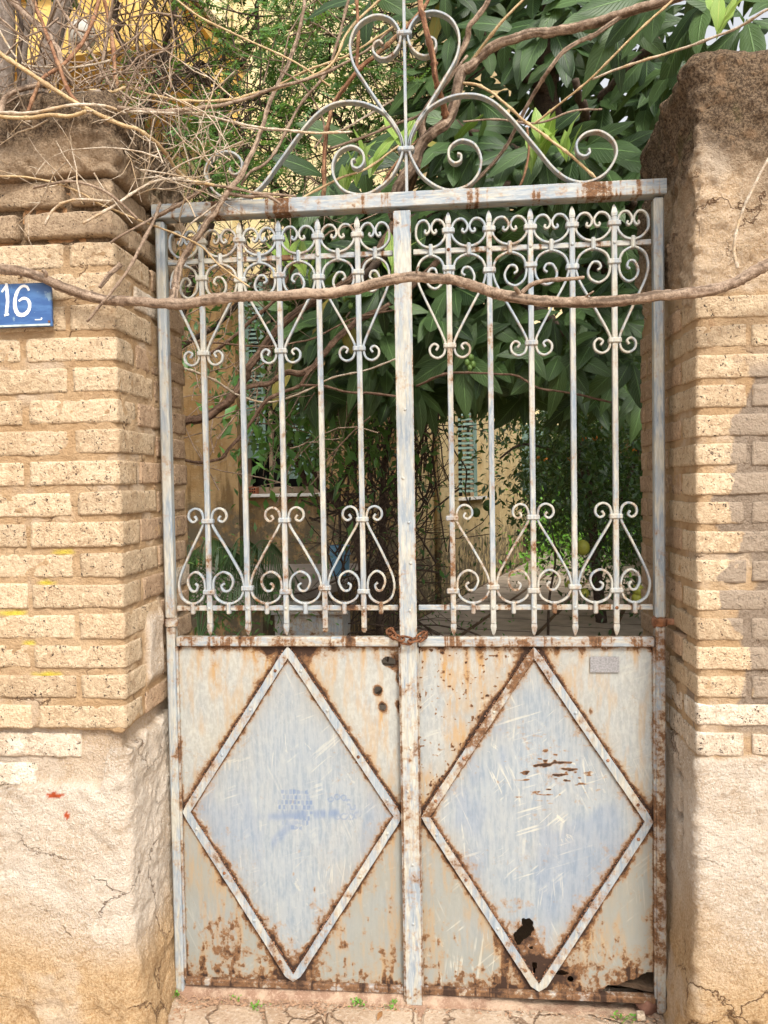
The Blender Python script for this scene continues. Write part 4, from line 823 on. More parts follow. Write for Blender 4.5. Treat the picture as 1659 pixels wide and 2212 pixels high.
# ------------------------------------------------------------------ leaves
def leaf_template(nl=7, curl=.22, fold=.35, wmax=.36, ruff=.03):
    """a leaf of unit length along +x, two half-blades with a folded midrib"""
    vs = []; uv = []; ws = []
    for i in range(nl+1):
        f = i/nl; w = wmax*(math.sin(math.pi*min(1, f**.85))**.8)*(.35+.65*min(1, f*2.2)) if 0 < i < nl else .012
        z = curl*-(f**2)
        for k, s in ((0, -1), (1, -.5), (2, 0), (3, .5), (4, 1)):
            vs.append((f, s*w*.5, z+abs(s)*w*fold*.5-abs(s)**2*w*.2+(ruff*math.sin(i*2.3+s*3) if abs(s) == 1 else 0)*w*2)); uv.append((.5+s*.5, f))
    fs = gridfaces(nl+1, 5); return np.array(vs), fs, np.array(uv)
LT = [leaf_template(7, c, f, w, r) for (c, f, w, r) in ((.22, .35, .36, .03), (.40, .5, .33, .05), (.10, .25, .40, .02), (.55, .45, .34, .04))]
LM = {}
def leaf_mesh(k, mat):
    if (k, mat) not in LM:
        V, F, uv = LT[k]; me = bpy.data.meshes.new('leaf'); me.from_pydata([tuple(p) for p in V], [], [tuple(int(i) for i in f) for f in F]); me.shade_smooth()
        ul = me.uv_layers.new(name='UVMap'); ul.data.foreach_set('uv', uv[F.ravel()].astype(np.float32).ravel()); me.materials.append(MT[mat]); LM[(k, mat)] = me
    return LM[(k, mat)]
def frame(d, up):
    x = d.normalized(); z = (up-x*up.dot(x)); z = z.normalized() if z.length > 1e-4 else Vector((0, 1, 0)); y = z.cross(x); return Matrix((x, y, z)).transposed()
class LeafCloud:
    def __init__(s): s.V = []; s.F = []; s.U = []; s.b = 0
    def add(s, k, M, scale, loc, simple=False):
        V, F, uv = LT[k] if not simple else SL
        P = (V*scale)@np.array(M).T+np.array(loc); s.V.append(P); s.F.append(F+s.b); s.U.append(uv); s.b += len(P)
    def build(s, name, mat, parent):
        o = npmesh(name, np.concatenate(s.V), np.concatenate(s.F), MT[mat], parent, None, True, np.concatenate(s.U)); o['kind'] = 'stuff'; return o
SL = (np.array([(0, 0, 0), (.35, -.17, .05), (.4, 0, 0), (.35, .17, .05), (.75, -.13, .0), (.8, 0, -.06), (.75, .13, .0), (1, 0, -.14)]), np.array([(0, 1, 2, 2), (0, 2, 3, 3), (1, 4, 5, 2), (2, 5, 6, 3), (4, 7, 5, 5), (5, 7, 6, 6)]), np.array([(.5, 0), (.1, .35), (.5, .4), (.9, .35), (.15, .75), (.5, .8), (.85, .75), (.5, 1)]))
SLQ = (np.array([(0, 0, 0), (.45, -.19, .05), (.5, 0, 0), (.45, .19, .05), (1, 0, -.12)]), np.array([(0, 1, 4, 2), (0, 2, 4, 3)]), np.array([(.5, 0), (.1, .5), (.5, .5), (.9, .5), (.5, 1)]))
def cloud(lc, uvbox, yr, count, size, clump=None, droop=.3, rr=random, test=None):
    """small leaves scattered as clumps through a volume seen in the picture box uvbox"""
    V, F, uv = SLQ; n = 0; u0, u1, v0, v1 = uvbox; cl = []
    ncl = clump or max(3, count//40)
    for _ in range(ncl):
        y = rr.uniform(*yr); c = W(rr.uniform(u0, u1), rr.uniform(v0, v1), y); cl.append(c)
    N = count; cs = np.array([tuple(c) for c in cl]); idx = rng.integers(0, len(cs), N); sp = .09*(yr[0]+2.3)/3.0*(1+.5*rng.random(N))
    P = cs[idx]+rng.normal(size=(N, 3))*sp[:, None]*np.array([1.2, 1.2, .9])
    if test is not None: P = P[test(P)]; N = len(P)
    d = rng.normal(size=(N, 3)); d[:, 2] -= droop; d /= np.linalg.norm(d, axis=1, keepdims=True); up = rng.normal(size=(N, 3))*.5+np.array([0, 0, 1.0]); up -= d*(up*d).sum(1, keepdims=True); up /= np.linalg.norm(up, axis=1, keepdims=True); sd = np.cross(up, d); s = size*(.6+.7*rng.random(N))
    A = (V[None, :, 0:1]*d[:, None, :]+V[None, :, 1:2]*sd[:, None, :]+V[None, :, 2:3]*up[:, None, :])*s[:, None, None]+P[:, None, :]
    FF = (F[None]+(np.arange(N)*len(V))[:, None, None]).reshape(-1, 4); lc.V.append(A.reshape(-1, 3)); lc.F.append(FF+lc.b); lc.U.append(np.tile(uv, (N, 1))); lc.b += N*len(V)
def proj(P):
    q = np.asarray(P)-CAM; w = q@F_; return 829.5+FPX*(q@R_)/w, 1106-FPX*(q@U_)/w

# ------------------------------------------------------------------ loquat tree behind the gate
lq = thing('loquat_tree', 'loquat tree with big ribbed leaves filling the space behind the right half of the gate', 'tree', (2.2, 2.6, 0))
def wp(*pts): return [W(*p) for p in pts]
tr = [Vector((2.35, 2.7, 0)), Vector((2.3, 2.6, .8)), Vector((2.1, 2.4, 1.6)), Vector((1.75, 2.1, 2.3))]+wp((1262, 545, 1.9), (1225, 440, 1.8), (1205, 380, 1.8), (1195, 300, 1.7), (1180, 200, 1.7), (1190, 60, 1.7), (1210, -120, 1.8))
b = MB(); P = smooth_poly(tr, 6); b.tube(P, [.13-.085*i/len(P) for i in range(len(P))], 12, True, .06); b.build('trunk', MT['bark_dark'], lq, True)
limbs = [[(1225, 440, 1.8), (1150, 420, 1.6), (1080, 400, 1.5), (1000, 430, 1.3), (940, 500, 1.2)], [(1205, 380, 1.8), (1120, 330, 1.5), (1050, 300, 1.2), (990, 270, 1.0)], [(1195, 300, 1.7), (1280, 230, 1.2), (1350, 160, .9), (1420, 90, .7)], [(1262, 545, 1.9), (1180, 560, 1.6), (1100, 620, 1.4), (1050, 700, 1.2)],
         [(1190, 200, 1.7), (1100, 140, 1.4), (1040, 60, 1.2)], [(1262, 545, 1.9), (1330, 480, 1.4), (1370, 440, 1.1)], [(1225, 440, 1.8), (1260, 300, 1.2), (1240, 180, .9)], [(1000, 430, 1.3), (900, 470, 1.2), (820, 560, 1.0), (740, 640, .9)], [(1100, 620, 1.4), (1200, 700, 1.2), (1300, 780, 1.1)], [(1190, 60, 1.7), (1290, 20, 1.2), (1400, -20, .8)]]
for l in limbs:
    P = smooth_poly(wp(*l), 6); P = [p+Vector((random.uniform(-.012, .012) for _ in range(3))) for p in P]; b = MB(); b.tube(P, [.034-.022*i/len(P) for i in range(len(P))], 7, True, .08); b.build('branch', MT['bark_dark'], lq, True)
nleaf = 0; far = LeafCloud(); rl = random.Random(11)
def rosette(c, ax, n, size, young=False, objs=True):
    global nleaf
    ax = ax.normalized(); a = ax.orthogonal().normalized(); b_ = ax.cross(a)
    for k in range(n):
        an = k*2.4+rl.uniform(-.3, .3); tilt = rl.uniform(.5, 1.5) if not young else rl.uniform(.1, .5); d = ax*math.cos(tilt)+(a*math.cos(an)+b_*math.sin(an))*math.sin(tilt); d.z -= (0.55 if not young else -.3); d.normalize()
        up = ax+Vector((rl.uniform(-.4, .4), rl.uniform(-.6, .1), rl.uniform(0, .6))); M = frame(d, up); s = size*rl.uniform(.7, 1.15)*(.7 if young else 1); kk = rl.choice((0, 1, 2, 3)); base = c+d*.015+ax*rl.uniform(-.05, .02)
        if objs and nleaf < 298:
            o = bpy.data.objects.new('leaf', leaf_mesh(kk, 'loquat_young' if young else 'loquat')); COL.objects.link(o); o.parent = lq; o.matrix_local = Matrix.Translation(base-WL[lq.name]) @ (M.to_4x4() @ Matrix.Scale(s, 4)); nleaf += 1
        else: far.add(kk, M, s, base)
# hand-set clusters near the gate, as seen
near = [(640, 800, 1.1, 5), (700, 720, 1.0, 7), (650, 690, 1.2, 5), (760, 700, 1.0, 7), (810, 650, .9, 7), (830, 740, 1.0, 7), (720, 640, 1.0, 5), (790, 780, 1.1, 6), (840, 830, 1.2, 5), (690, 560, 1.1, 4),
        (930, 690, .8, 7), (980, 640, .8, 7), (1030, 720, .8, 7), (1000, 790, .8, 7), (1090, 660, .9, 7), (1110, 740, .8, 7), (1060, 800, .8, 6), (1150, 780, 1.0, 7), (1190, 700, .9, 7), (1260, 700, .9, 7), (1220, 790, .8, 7), (1300, 760, .8, 7), (1350, 700, .9, 7), (1365, 790, .8, 6), (1340, 620, .9, 6),
        (990, 520, 1.0, 6), (1060, 560, 1.0, 6), (1150, 520, 1.1, 6), (1240, 560, 1.0, 6), (920, 480, .9, 5), (1130, 480, 1.0, 5), (1340, 520, 1.1, 6),
        (980, 330, .8, 6), (1040, 350, .7, 6), (1110, 350, .6, 6), (1180, 350, .5, 7), (1250, 340, .5, 7), (1310, 370, .6, 5), (780, 340, .6, 6), (700, 400, .5, 5), (1010, 300, .8, 5),
        (1290, 30, .5, 5), (1330, 60, .4, 5), (1420, 20, .3, 6), (1130, 100, .7, 6), (1180, 60, .6, 6), (1230, 20, .6, 6), (1480, 60, .4, 5), (1540, 20, .3, 6), (1600, 70, .3, 6), (1390, 140, .6, 5), (800, 10, .7, 5), (830, 60, .9, 4), (1460, 160, .5, 5), (1640, 60, .4, 4)]
for (u, v, y) in ((1170, 300, .45), (1150, 330, .45), (1220, 305, .42), (770, 360, .4), (745, 380, .4), (800, 350, .5), (665, 590, .6), (620, 560, .6), (845, 560, .7), (1550, 45, .2), (870, 300, .5)):
    rosette(W(u, v+25, y-.12), Vector((rl.uniform(-.3, .3), -.2, 1)), 4, .19, True)
for (u, v, y, n) in near:
    c = W(u+rl.uniform(-12, 12), v+rl.uniform(-12, 12)-25, y); rosette(c, Vector((rl.uniform(-.8, .4), -1.0, rl.uniform(-.1, .7))), n, .215)
for _ in range(760):
    r = rl.random()
    if r < .42:
        u, v, y = rl.uniform(930, 1480), rl.uniform(-90, 460), rl.uniform(1.0, 3.4)
        if u > 1080 and rl.random() < .5: continue
    elif r < .80: u, v, y = rl.uniform(880, 1400), rl.uniform(440, 850), rl.uniform(1.3, 3.6)
    else: u, v, y = rl.uniform(640, 900), rl.uniform(430, 850), rl.uniform(1.2, 2.4)
    c = W(u, v, y); rosette(c, Vector((rl.uniform(-.8, .6), -1, rl.uniform(-.2, .8))), 6, .21, False, False)
for _ in range(650):     # unseen crown leaves added to shade the courtyard
    c = Vector((rl.uniform(.2, 4.5), rl.uniform(1.2, 4.0), rl.uniform(3.0, 5.6))); u, v = proj(np.array(c)); 
    if v > -60: continue
    if c.x < 1.0 and c.y > 4: continue
    rosette(c, Vector((rl.uniform(-.8, .8), rl.uniform(-.8, .8), .6)), 7, .24, False, False)
for _ in range(800):     # more unseen leaves above the picture, added to darken the garden
    c = Vector((rl.uniform(.0, 3.4), rl.uniform(.7, 3.6), rl.uniform(3.1, 4.8))); u, v = proj(np.array(c))
    if v > -70: continue
    rosette(c, Vector((rl.uniform(-.8, .8), rl.uniform(-.8, .8), .6)), 7, .24, False, False)
for _ in range(800):     # unseen high leaves added on the left to shade the house wall
    c = Vector((rl.uniform(-3.8, .8), rl.uniform(1.4, 4.6), rl.uniform(3.6, 5.8))); u, v = proj(np.array(c))
    if v > -60: continue
    rosette(c, Vector((rl.uniform(-.8, .8), rl.uniform(-.8, .8), .6)), 7, .26, False, False)
far.build('leaves', 'loquat', lq)
MT['fruit_green'] = flat_mat('green_fruit_skin', (.13, .22, .05), .45, .4, .4, 90)
for (u, v, y) in ((745, 645, .8), (752, 641, .8), (757, 660, .8), (1015, 795, .75), (1022, 787, .75), (1009, 783, .75), (1017, 772, .75), (1240, 335, .5), (1010, 640, .75)):
    c = W(u, v, y); b = MB(); ns, nr = 10, 7; vs = []
    for i in range(nr):
        a = math.pi*i/(nr-1)
        for k in range(ns): vs.append((c.x+.0105*math.sin(a)*math.cos(2*math.pi*k/ns), c.y+.0105*math.sin(a)*math.sin(2*math.pi*k/ns), c.z+.0145*math.cos(a)))
    b.add(vs, [(i*ns+k, (i+1)*ns+k, (i+1)*ns+(k+1) % ns, i*ns+(k+1) % ns) for i in range(nr-1) for k in range(ns)]); b.tube([c+Vector((0, 0, .012)), c+Vector((.002, 0, .035))], .0015, 5); b.build('fruit', MT['fruit_green'], lq, True)

# ------------------------------------------------------------------ house
def plaster_mat(name, a, b_, c3, stain_z=None, sc=3, sa=.75):
    t = NT(name); n = t.noise(sc, 4, .6); m = t.noise(sc*5, 5, .65); c = t.mix(t.ramp(n, .35, .65), a, b_); c = t.mix(t.ramp(m, .55, .72, 0, .6), c, c3)
    st = t.noise(sc*1.6, 3, .6, t.vec((2.2, 2.2, .35))); c = t.mix(t.ramp(st, .48, .66, 0, sa), c, tuple(x*.42 for x in a))
    if stain_z is not None:
        sp = t.n('ShaderNodeSeparateXYZ'); t.set(sp.inputs[0], t.pos); z = t.math('SUBTRACT', sp.outputs[2], t.math('MULTIPLY', t.math('SUBTRACT', t.noise(3.5, 5, .65), .5), 1.6))
        c = t.mix(t.math('MULTIPLY', t.ramp(z, stain_z-.35, stain_z+.25, 1, 0), t.ramp(t.noise(9, 5, .7), .38, .55)), c, (.12, .095, .06))
    return t.done(t.bsdf(c, .93, t.bump(t.math('ADD', m, t.noise(60, 3)), .6, .01), 0, .15))
MT['ochre'] = plaster_mat('shaded_ochre_plaster', (.27, .16, .065), (.36, .24, .115), (.36, .29, .20), 1.35); MT['pale_yellow'] = plaster_mat('pale_yellow_plaster', (.66, .53, .27), (.74, .62, .36), (.60, .52, .36), sa=.3)
MT['yellow'] = plaster_mat('bright_yellow_plaster', (.70, .44, .12), (.76, .52, .18), (.72, .55, .28), sa=.18); MT['side'] = plaster_mat('buff_plaster', (.40, .29, .14), (.48, .37, .20), (.50, .41, .26), .85, sa=.30)
MT['shutter'] = flat_mat('faded_green_shutter', (.17, .25, .21), .7, .2, .5, 9); MT['marble'] = flat_mat('white_sill', (.62, .59, .54), .6, .3, .3, 10); MT['black'] = flat_mat('unlit_room', (.012, .011, .010), .9, .1, .1)
MT['woodframe'] = flat_mat('weathered_frame', (.33, .24, .16), .8, .2, .5, 12)
YA = 5.75; hs_ = thing('house', 'old ochre plastered house with green louvred shutters and a bright yellow balcony beyond the trees', 'house', (-1.5, YA, .4))
zt_ = W(650, 1218, YA).z; PB = WZ(1130, 1214, .05); PA = WZ(940, 1312, .05); dirB = (PB-PA).normalized(); k = (YA-PA.y)/dirB.y; PC = PA+dirB*k
def X(u, y): return W(u, 1000, y).x
def Zv(u, v, y): return W(u, v, y).z
xl, xr = X(528, YA), X(692, YA); zs, zh = Zv(600, 1066, YA), Zv(600, 600, YA); HT = 8.6
def wallbox(lo, hi, m, nm='wall'): b = MB(); b.box(lo, hi); return b.build(nm, MT[m], hs_)
x512 = X(512, 5.5)
wallbox((x512+.002, YA, -.05), (xl, YA+.3, zh), 'ochre'); wallbox((xl+.001, YA+.001, -.05), (xr-.001, YA+.3, zs), 'ochre'); wallbox((xr, YA, -.05), (PC.x, YA+.3, zh), 'ochre'); wallbox((x512+.002, YA+.002, zh+.001), (PC.x-.001, YA+.3, HT), 'pale_yellow')  # lower wall darker, upper paler: shade and sky light put into the plaster colours
wallbox((-6.5, YA-.22, -.05), (x512, YA+.3, zh+.4), 'ochre'); wallbox((-6.5, YA-.218, zh+.401), (x512-.001, YA+.3, HT), 'pale_yellow')
wallbox((xl-.02, YA+.301, zs-.1), (xr+.02, YA+.33, zh+.1), 'black', 'dark_room')
wf = MB(); wf.box((xl, YA+.08, zs), (xl+.05, YA+.13, zh)); wf.box((X(578, YA), YA+.08, zs), (X(585, YA), YA+.13, zh)); wf.box((xr-.05, YA+.08, zs), (xr, YA+.13, zh)); wf.box((xl+.051, YA+.085, zh-.06), (xr-.051, YA+.125, zh-.001)); wf.box((xl+.051, YA+.085, zs+.001), (xr-.051, YA+.125, zs+.07))
win = wf.build('window', MT['woodframe'], hs_)
b = MB(); b.box((X(507, YA-.08), YA-.10, zs-.035), (X(702, YA-.08), YA+.12, zs-.001), .004); b.build('sill', MT['marble'], win)
def shutter(x0, x1, z0, z1, y, rot=0, parent=win):
    b = MB(); fw = .035
    b.box((x0, y-.018, z0), (x0+fw, y+.018, z1)); b.box((x1-fw, y-.018, z0), (x1, y+.018, z1)); zz = z0
    for q in (z0, (z0+z1)/2-.03, z1-.06): b.box((x0+fw+.001, y-.016, q), (x1-fw-.001, y+.016, q+.06))
    n = int((z1-z0)/.045)
    for i in range(n):
        z = z0+.06+i*(z1-z0-.08)/n; b.add([(x0+fw, y-.016, z), (x1-fw, y-.016, z), (x1-fw, y+.016, z+.03), (x0+fw, y+.016, z+.03), (x0+fw, y-.016, z+.008), (x1-fw, y-.016, z+.008), (x1-fw, y+.016, z+.038), (x0+fw, y+.016, z+.038)], [(0, 1, 5, 4), (4, 5, 6, 7), (1, 2, 6, 5), (2, 3, 7, 6), (3, 0, 4, 7), (0, 3, 2, 1)])
    cx = x0 if rot >= 0 else x1
    if rot:
        R = Matrix.Translation((cx, y, 0)) @ Matrix.Rotation(rot, 4, 'Z') @ Matrix.Translation((-cx, -y, 0)); b.v = [tuple(R @ Vector(p)) for p in b.v]
    return b.build('shutter', MT['shutter'], parent)
shutter(X(538, YA), X(577, YA), Zv(560, 990, YA), zh-.05, YA-.03); shutter(X(621, YA), X(680, YA), Zv(650, 1034, YA), zh-.05, YA-.03)
# side wing running away along the path
nB = Vector((-dirB.y, dirB.x, 0)); lenB = (PB-PC).length
def bpt(s, off, z): p = PC+dirB*s+nB*off; return (p.x, p.y, z)
def sB(u):
    d = _ray(u, 1000); # intersection of the viewing plane with the wing's line
    A_ = np.array([[d[0], -dirB.x], [d[1], -dirB.y]]); r_ = np.linalg.solve(A_, np.array([PC.x-CAM[0], PC.y-CAM[1]])); return r_[1], r_[0]
def bz(u, v): s, tt = sB(u); return CAM[2]+_ray(u, v)[2]*tt
def bwall(s0, s1, z0, z1, m, nm='wall', o0=0, o1=.3, par=None):
    b = MB(); b.add([bpt(s0, o0, z0), bpt(s1, o0, z0), bpt(s1, o1, z0), bpt(s0, o1, z0), bpt(s0, o0, z1), bpt(s1, o0, z1), bpt(s1, o1, z1), bpt(s0, o1, z1)], [(3, 2, 1, 0), (4, 5, 6, 7), (0, 1, 5, 4), (1, 2, 6, 5), (2, 3, 7, 6), (3, 0, 4, 7)]); return b.build(nm, MT[m], par or hs_)
w0, w1 = sB(990)[0], sB(1040)[0]; wz0, wz1 = bz(1015, 1073), bz(1000, 690)
bwall(0.001, w0, -.05, HT, 'side'); bwall(w0+.001, w1-.001, -.05, wz0, 'side'); bwall(w0+.001, w1-.001, wz1, HT, 'side'); bwall(w1, lenB, -.05, HT, 'side'); bwall(w0-.1, w1+.1, wz0-.1, wz1+.1, 'black', 'dark_room', .301, .33)
w2 = bwall(w0, w1, wz0-.04, wz0-.002, 'marble', 'window', -.08, .1); bwall(w0+.02, w0+.10, wz0, wz1, 'woodframe', 'window_frame', .10, .15, w2); bwall(w1-.10, w1-.02, wz0, wz1, 'woodframe', 'window_frame', .10, .15, w2)
b = MB(); ms = (w0+w1)/2+.1; n = 34
for i in range(n):
    z = wz0+.06+i*(wz1-wz0-.1)/n; b.add([bpt(ms, -.02, z), bpt(ms+.03, -.02, z+.035), bpt(ms+.03, .25, z+.035), bpt(ms, .25, z), bpt(ms, -.02, z+.008), bpt(ms+.03, -.02, z+.043), bpt(ms+.03, .25, z+.043), bpt(ms, .25, z+.008)], [(0, 1, 2, 3), (7, 6, 5, 4), (0, 4, 5, 1), (1, 5, 6, 2), (2, 6, 7, 3), (3, 7, 4, 0)])
for (oa, ob) in ((-.06, -.02), (.25, .28)): b.add([bpt(ms-.01, oa, wz0), bpt(ms+.04, oa, wz0), bpt(ms+.04, ob, wz0), bpt(ms-.01, ob, wz0), bpt(ms-.01, oa, wz1), bpt(ms+.04, oa, wz1), bpt(ms+.04, ob, wz1), bpt(ms-.01, ob, wz1)], [(3, 2, 1, 0), (4, 5, 6, 7), (0, 1, 5, 4), (1, 2, 6, 5), (2, 3, 7, 6), (3, 0, 4, 7)])
b.build('shutter', MT['shutter'], w2)
s_, _t = sB(935); b = MB(); b.tube([bpt(s_, -.05, .05), bpt(s_, -.05, HT)], .035, 8); b.build('downpipe', MT['side'], hs_, True)
# balcony slab: yellow fascia, soffit, scrolled bracket, balusters left of it, louvred window below it
zb0, zb1 = 5.25, 5.78
F0, F1 = WZ(-60, 154, zb0), WZ(352, 92, zb0); F1 = WZ(345, 92, zb0); 
d_ = (F1-F0).normalized(); nb_ = Vector((-d_.y, d_.x, 0))
def fb(s0, s1, o0, o1, z0, z1, m, nm):
    b = MB(); P_ = [F0+d_*s+nb_*o for (s, o) in ((s0, o0), (s1, o0), (s1, o1), (s0, o1))]; b.add([(p.x, p.y, z0) for p in P_]+[(p.x, p.y, z1) for p in P_], [(3, 2, 1, 0), (4, 5, 6, 7), (0, 1, 5, 4), (1, 2, 6, 5), (2, 3, 7, 6), (3, 0, 4, 7)]); return b.build(nm, MT[m], hs_)
LB = (F1-F0).length; bal = fb(0, LB, 0, 2.2, zb0, zb1, 'yellow', 'balcony'); fb(0, LB+.05, -.06, 2.2, zb1+.001, zb1+.10, 'yellow', 'cornice'); fb(0, LB+.1, -.12, 2.2, zb1+.101, zb1+.19, 'woodframe', 'cornice')
fb(0, LB*.40, .15, .5, zb0-.35, zb0-.001, 'yellow', 'beam')
c = W(178, 75, F1.y-.35); b = MB(); vs = []
for i in range(9):
    a = i/8; rr_ = .10*math.sqrt(max(0, 1-(2*a-1)**2))+.01
    for k in range(12): vs.append((c.x+rr_*math.cos(k*math.pi/6), c.y+rr_*.8*math.sin(k*math.pi/6), c.z+.12*(2*a-1)))
b.add(vs, [(i*12+k, i*12+(k+1) % 12, (i+1)*12+(k+1) % 12, (i+1)*12+k) for i in range(8) for k in range(12)]+[tuple(range(11, -1, -1)), tuple(96+k for k in range(12))]); b.build('lamp_globe', MT['marble'], hs_, True)
for i in range(9):
    p0_ = F0+d_*(.1+i*.14)+nb_*.32; b = MB(); zz0 = zb0-1.25; prof = [(0, .035), (.08, .035), (.12, .022), (.3, .05), (.55, .03), (.75, .02), (.9, .035), (1, .035)]
    b.tube([(p0_.x, p0_.y, zz0+.85*f) for f, _ in prof], [r_ for _, r_ in prof], 8); b.build('baluster', MT['yellow'], hs_, True)
fb(0, LB*.45, .2, .45, zb0-1.42, zb0-1.255, 'yellow', 'handrail'); 
pw = W(205, 165, YA-.26); b = MB(); b.box((pw.x-.45, YA-.26, pw.z-1.3), (pw.x+.5, YA-.225, pw.z+.22)); w3 = b.build('window', MT['black'], hs_); shutter(pw.x-.42, pw.x+.02, pw.z-1.2, pw.z+.18, YA-.285, 0, w3); shutter(pw.x+.04, pw.x+.46, pw.z-1.2, pw.z+.18, YA-.285, 0, w3)

# hollow brick left on the sill
t_ = thing('hollow_brick', 'small terracotta hollow brick lying on the white window sill', 'brick', (X(540, YA), YA-.02, zs))
MT['terracotta'] = flat_mat('terracotta', (.34, .12, .06), .9, .1, .4, 20); b = MB(); xa, xb = X(522, YA), X(556, YA); b.box((xa, YA-.07, zs), (xb, YA+.04, zs+.075), .003); b.build('block', MT['terracotta'], t_)
for i in range(4):
    for jz in range(2): b = MB(); b.box((xa+(xb-xa)*(.5+.12*i), YA-.0725, zs+.012+.03*jz), (xa+(xb-xa)*(.5+.12*i)+.012, YA-.0701, zs+.032+.03*jz)); b.build('cavity_shade', MT['black'], t_)  # black plates on the face stand in for shade inside the holes

# ------------------------------------------------------------------ courtyard floor, path slabs, terrace
t = NT('courtyard_earth'); c = t.mix(t.ramp(t.noise(3, 5, .6), .4, .65), (.085, .055, .035), (.15, .10, .065)); MT['earth'] = t.done(t.bsdf(c, .95, t.bump(t.noise(30, 5, .7), .8, .02), 0, .1))
gx = np.linspace(-9, 9, 90); gy = np.linspace(.15, 26, 120); GX, GY = np.meshgrid(gx, gy); npmesh('courtyard_ground', np.stack([GX, GY, .0+(fbm(np.stack([GX, GY, 0*GX], -1), 1.2, 4)-.5)*.05], -1).reshape(-1, 3), gridfaces(*GX.shape), MT['earth'])['kind'] = 'structure'
MT['paving'] = flat_mat('grey_paving', (.35, .285, .225), .85, .2, .6, 4, .6)
b = MB(); P_ = [PC+dirB*(-5.2)+nB*(-.02), PC+dirB*16+nB*(-.02), PC+dirB*16+nB*(-2.9), PC+dirB*(-5.2)+nB*(-2.9)]; b.add([(p.x, p.y, .02) for p in P_]+[(p.x, p.y, .035) for p in P_], [(0, 1, 2, 3)[::-1], (4, 5, 6, 7)[::-1]]+[(i, (i+1) % 4, 4+(i+1) % 4, 4+i) for i in range(4)]); path = b.build('courtyard_path', MT['earth']); path['kind'] = 'structure'
rp = random.Random(3)
for i in range(30):
    for j_ in range(4):
        s0 = -5.1+i*.70+(j_ % 2)*.3; o0 = -.04-j_*.70; q = [(s0+.03, o0-.025), (s0+.67, o0-.025), (s0+.67, o0-.675), (s0+.03, o0-.675)]; q = [(a+rp.uniform(-.012, .012), c_+rp.uniform(-.012, .012)) for a, c_ in q]; zt2 = .041+rp.uniform(-.002, .002)
        P_ = [PC+dirB*a+nB*c_ for a, c_ in q]; b = MB(); b.add([(p.x, p.y, .03) for p in P_]+[(p.x, p.y, zt2+rp.uniform(-.0015, .0015)) for p in P_], [(4, 7, 6, 5)]+[(i_, 4+i_, 4+(i_+1) % 4, (i_+1) % 4) for i_ in range(4)]); b.build('paving_slab', MT['paving'], path)
terr = thing('terrace', 'raised concrete terrace with an ochre front wall below the shuttered window', 'terrace', (-1.5, 4.2, 0))
E0, E1, E2 = WZ(380, 1289, zt_), WZ(583, 1297, zt_), WZ(745, 1255, zt_); top = [Vector((-6.4, E0.y, 0)), E0, E1, E2, Vector((E2.x+.02, YA-.003, 0)), Vector((-6.4, YA-.003, 0))]
MT['concrete'] = flat_mat('terrace_concrete', (.30, .25, .21), .85, .2, .5, 3, .5)
def prism(poly, z0, z1, nm, m, par): b = MB(); n_ = len(poly); b.add([(p.x, p.y, z0) for p in poly]+[(p.x, p.y, z1) for p in poly], [tuple(range(n_-1, -1, -1)), tuple(range(n_, 2*n_))]+[(i, (i+1) % n_, n_+(i+1) % n_, n_+i) for i in range(n_)]); return b.build(nm, MT[m], par)
prism(top, zt_-.07, zt_, 'slab', 'concrete', terr); cx = sum((p.x for p in top))/6; prism([Vector((p.x-(.08 if i in (1, 2, 3, 4) else 0), p.y+(.10 if i < 4 else -.01), 0)) for i, p in enumerate(top)], .0, zt_-.071, 'base_wall', 'ochre', terr)
# blue tub on the terrace
bt = WZ(735, 1243, zt_); R0 = 22*(bt.y+2.27)/1660
t_ = thing('blue_tub', 'pale blue plastic tub standing on the terrace behind the bars', 'tub', (bt.x, bt.y, zt_)); MT['blue'] = flat_mat('blue_plastic', (.13, .27, .38), .5, .4, .3, 8)
b = MB(); ns = 20; H = 66*(bt.y+2.27)/1660; prof = [(0, R0*.86), (.02, R0*.9), (H*.45, R0*.97), (H*.47, R0*1.0), (H*.5, R0*.97), (H*.95, R0*1.02), (H*.97, R0*1.07), (H, R0*1.07), (H, R0*.98), (H*.2, R0*.85)]; vs = [(bt.x+r_*math.cos(2*math.pi*k/ns), bt.y+r_*math.sin(2*math.pi*k/ns), zt_+z) for z, r_ in prof for k in range(ns)]
b.add(vs, [tuple(range(ns-1, -1, -1)), tuple((len(prof)-1)*ns+k for k in range(ns))]+[(i*ns+k, i*ns+(k+1) % ns, (i+1)*ns+(k+1) % ns, (i+1)*ns+k) for i in range(len(prof)-1) for k in range(ns)]); b.build('body', MT['blue'], t_, False)
b = MB(); b.tube([Vector((bt.x+R0*1.05*math.cos(a), bt.y+R0*1.05*math.sin(a), zt_+H*.72-.0*a)) for a in [2*math.pi*k/24 for k in range(25)]], .006, 5); b.build('band', MT['blue'], t_, True)
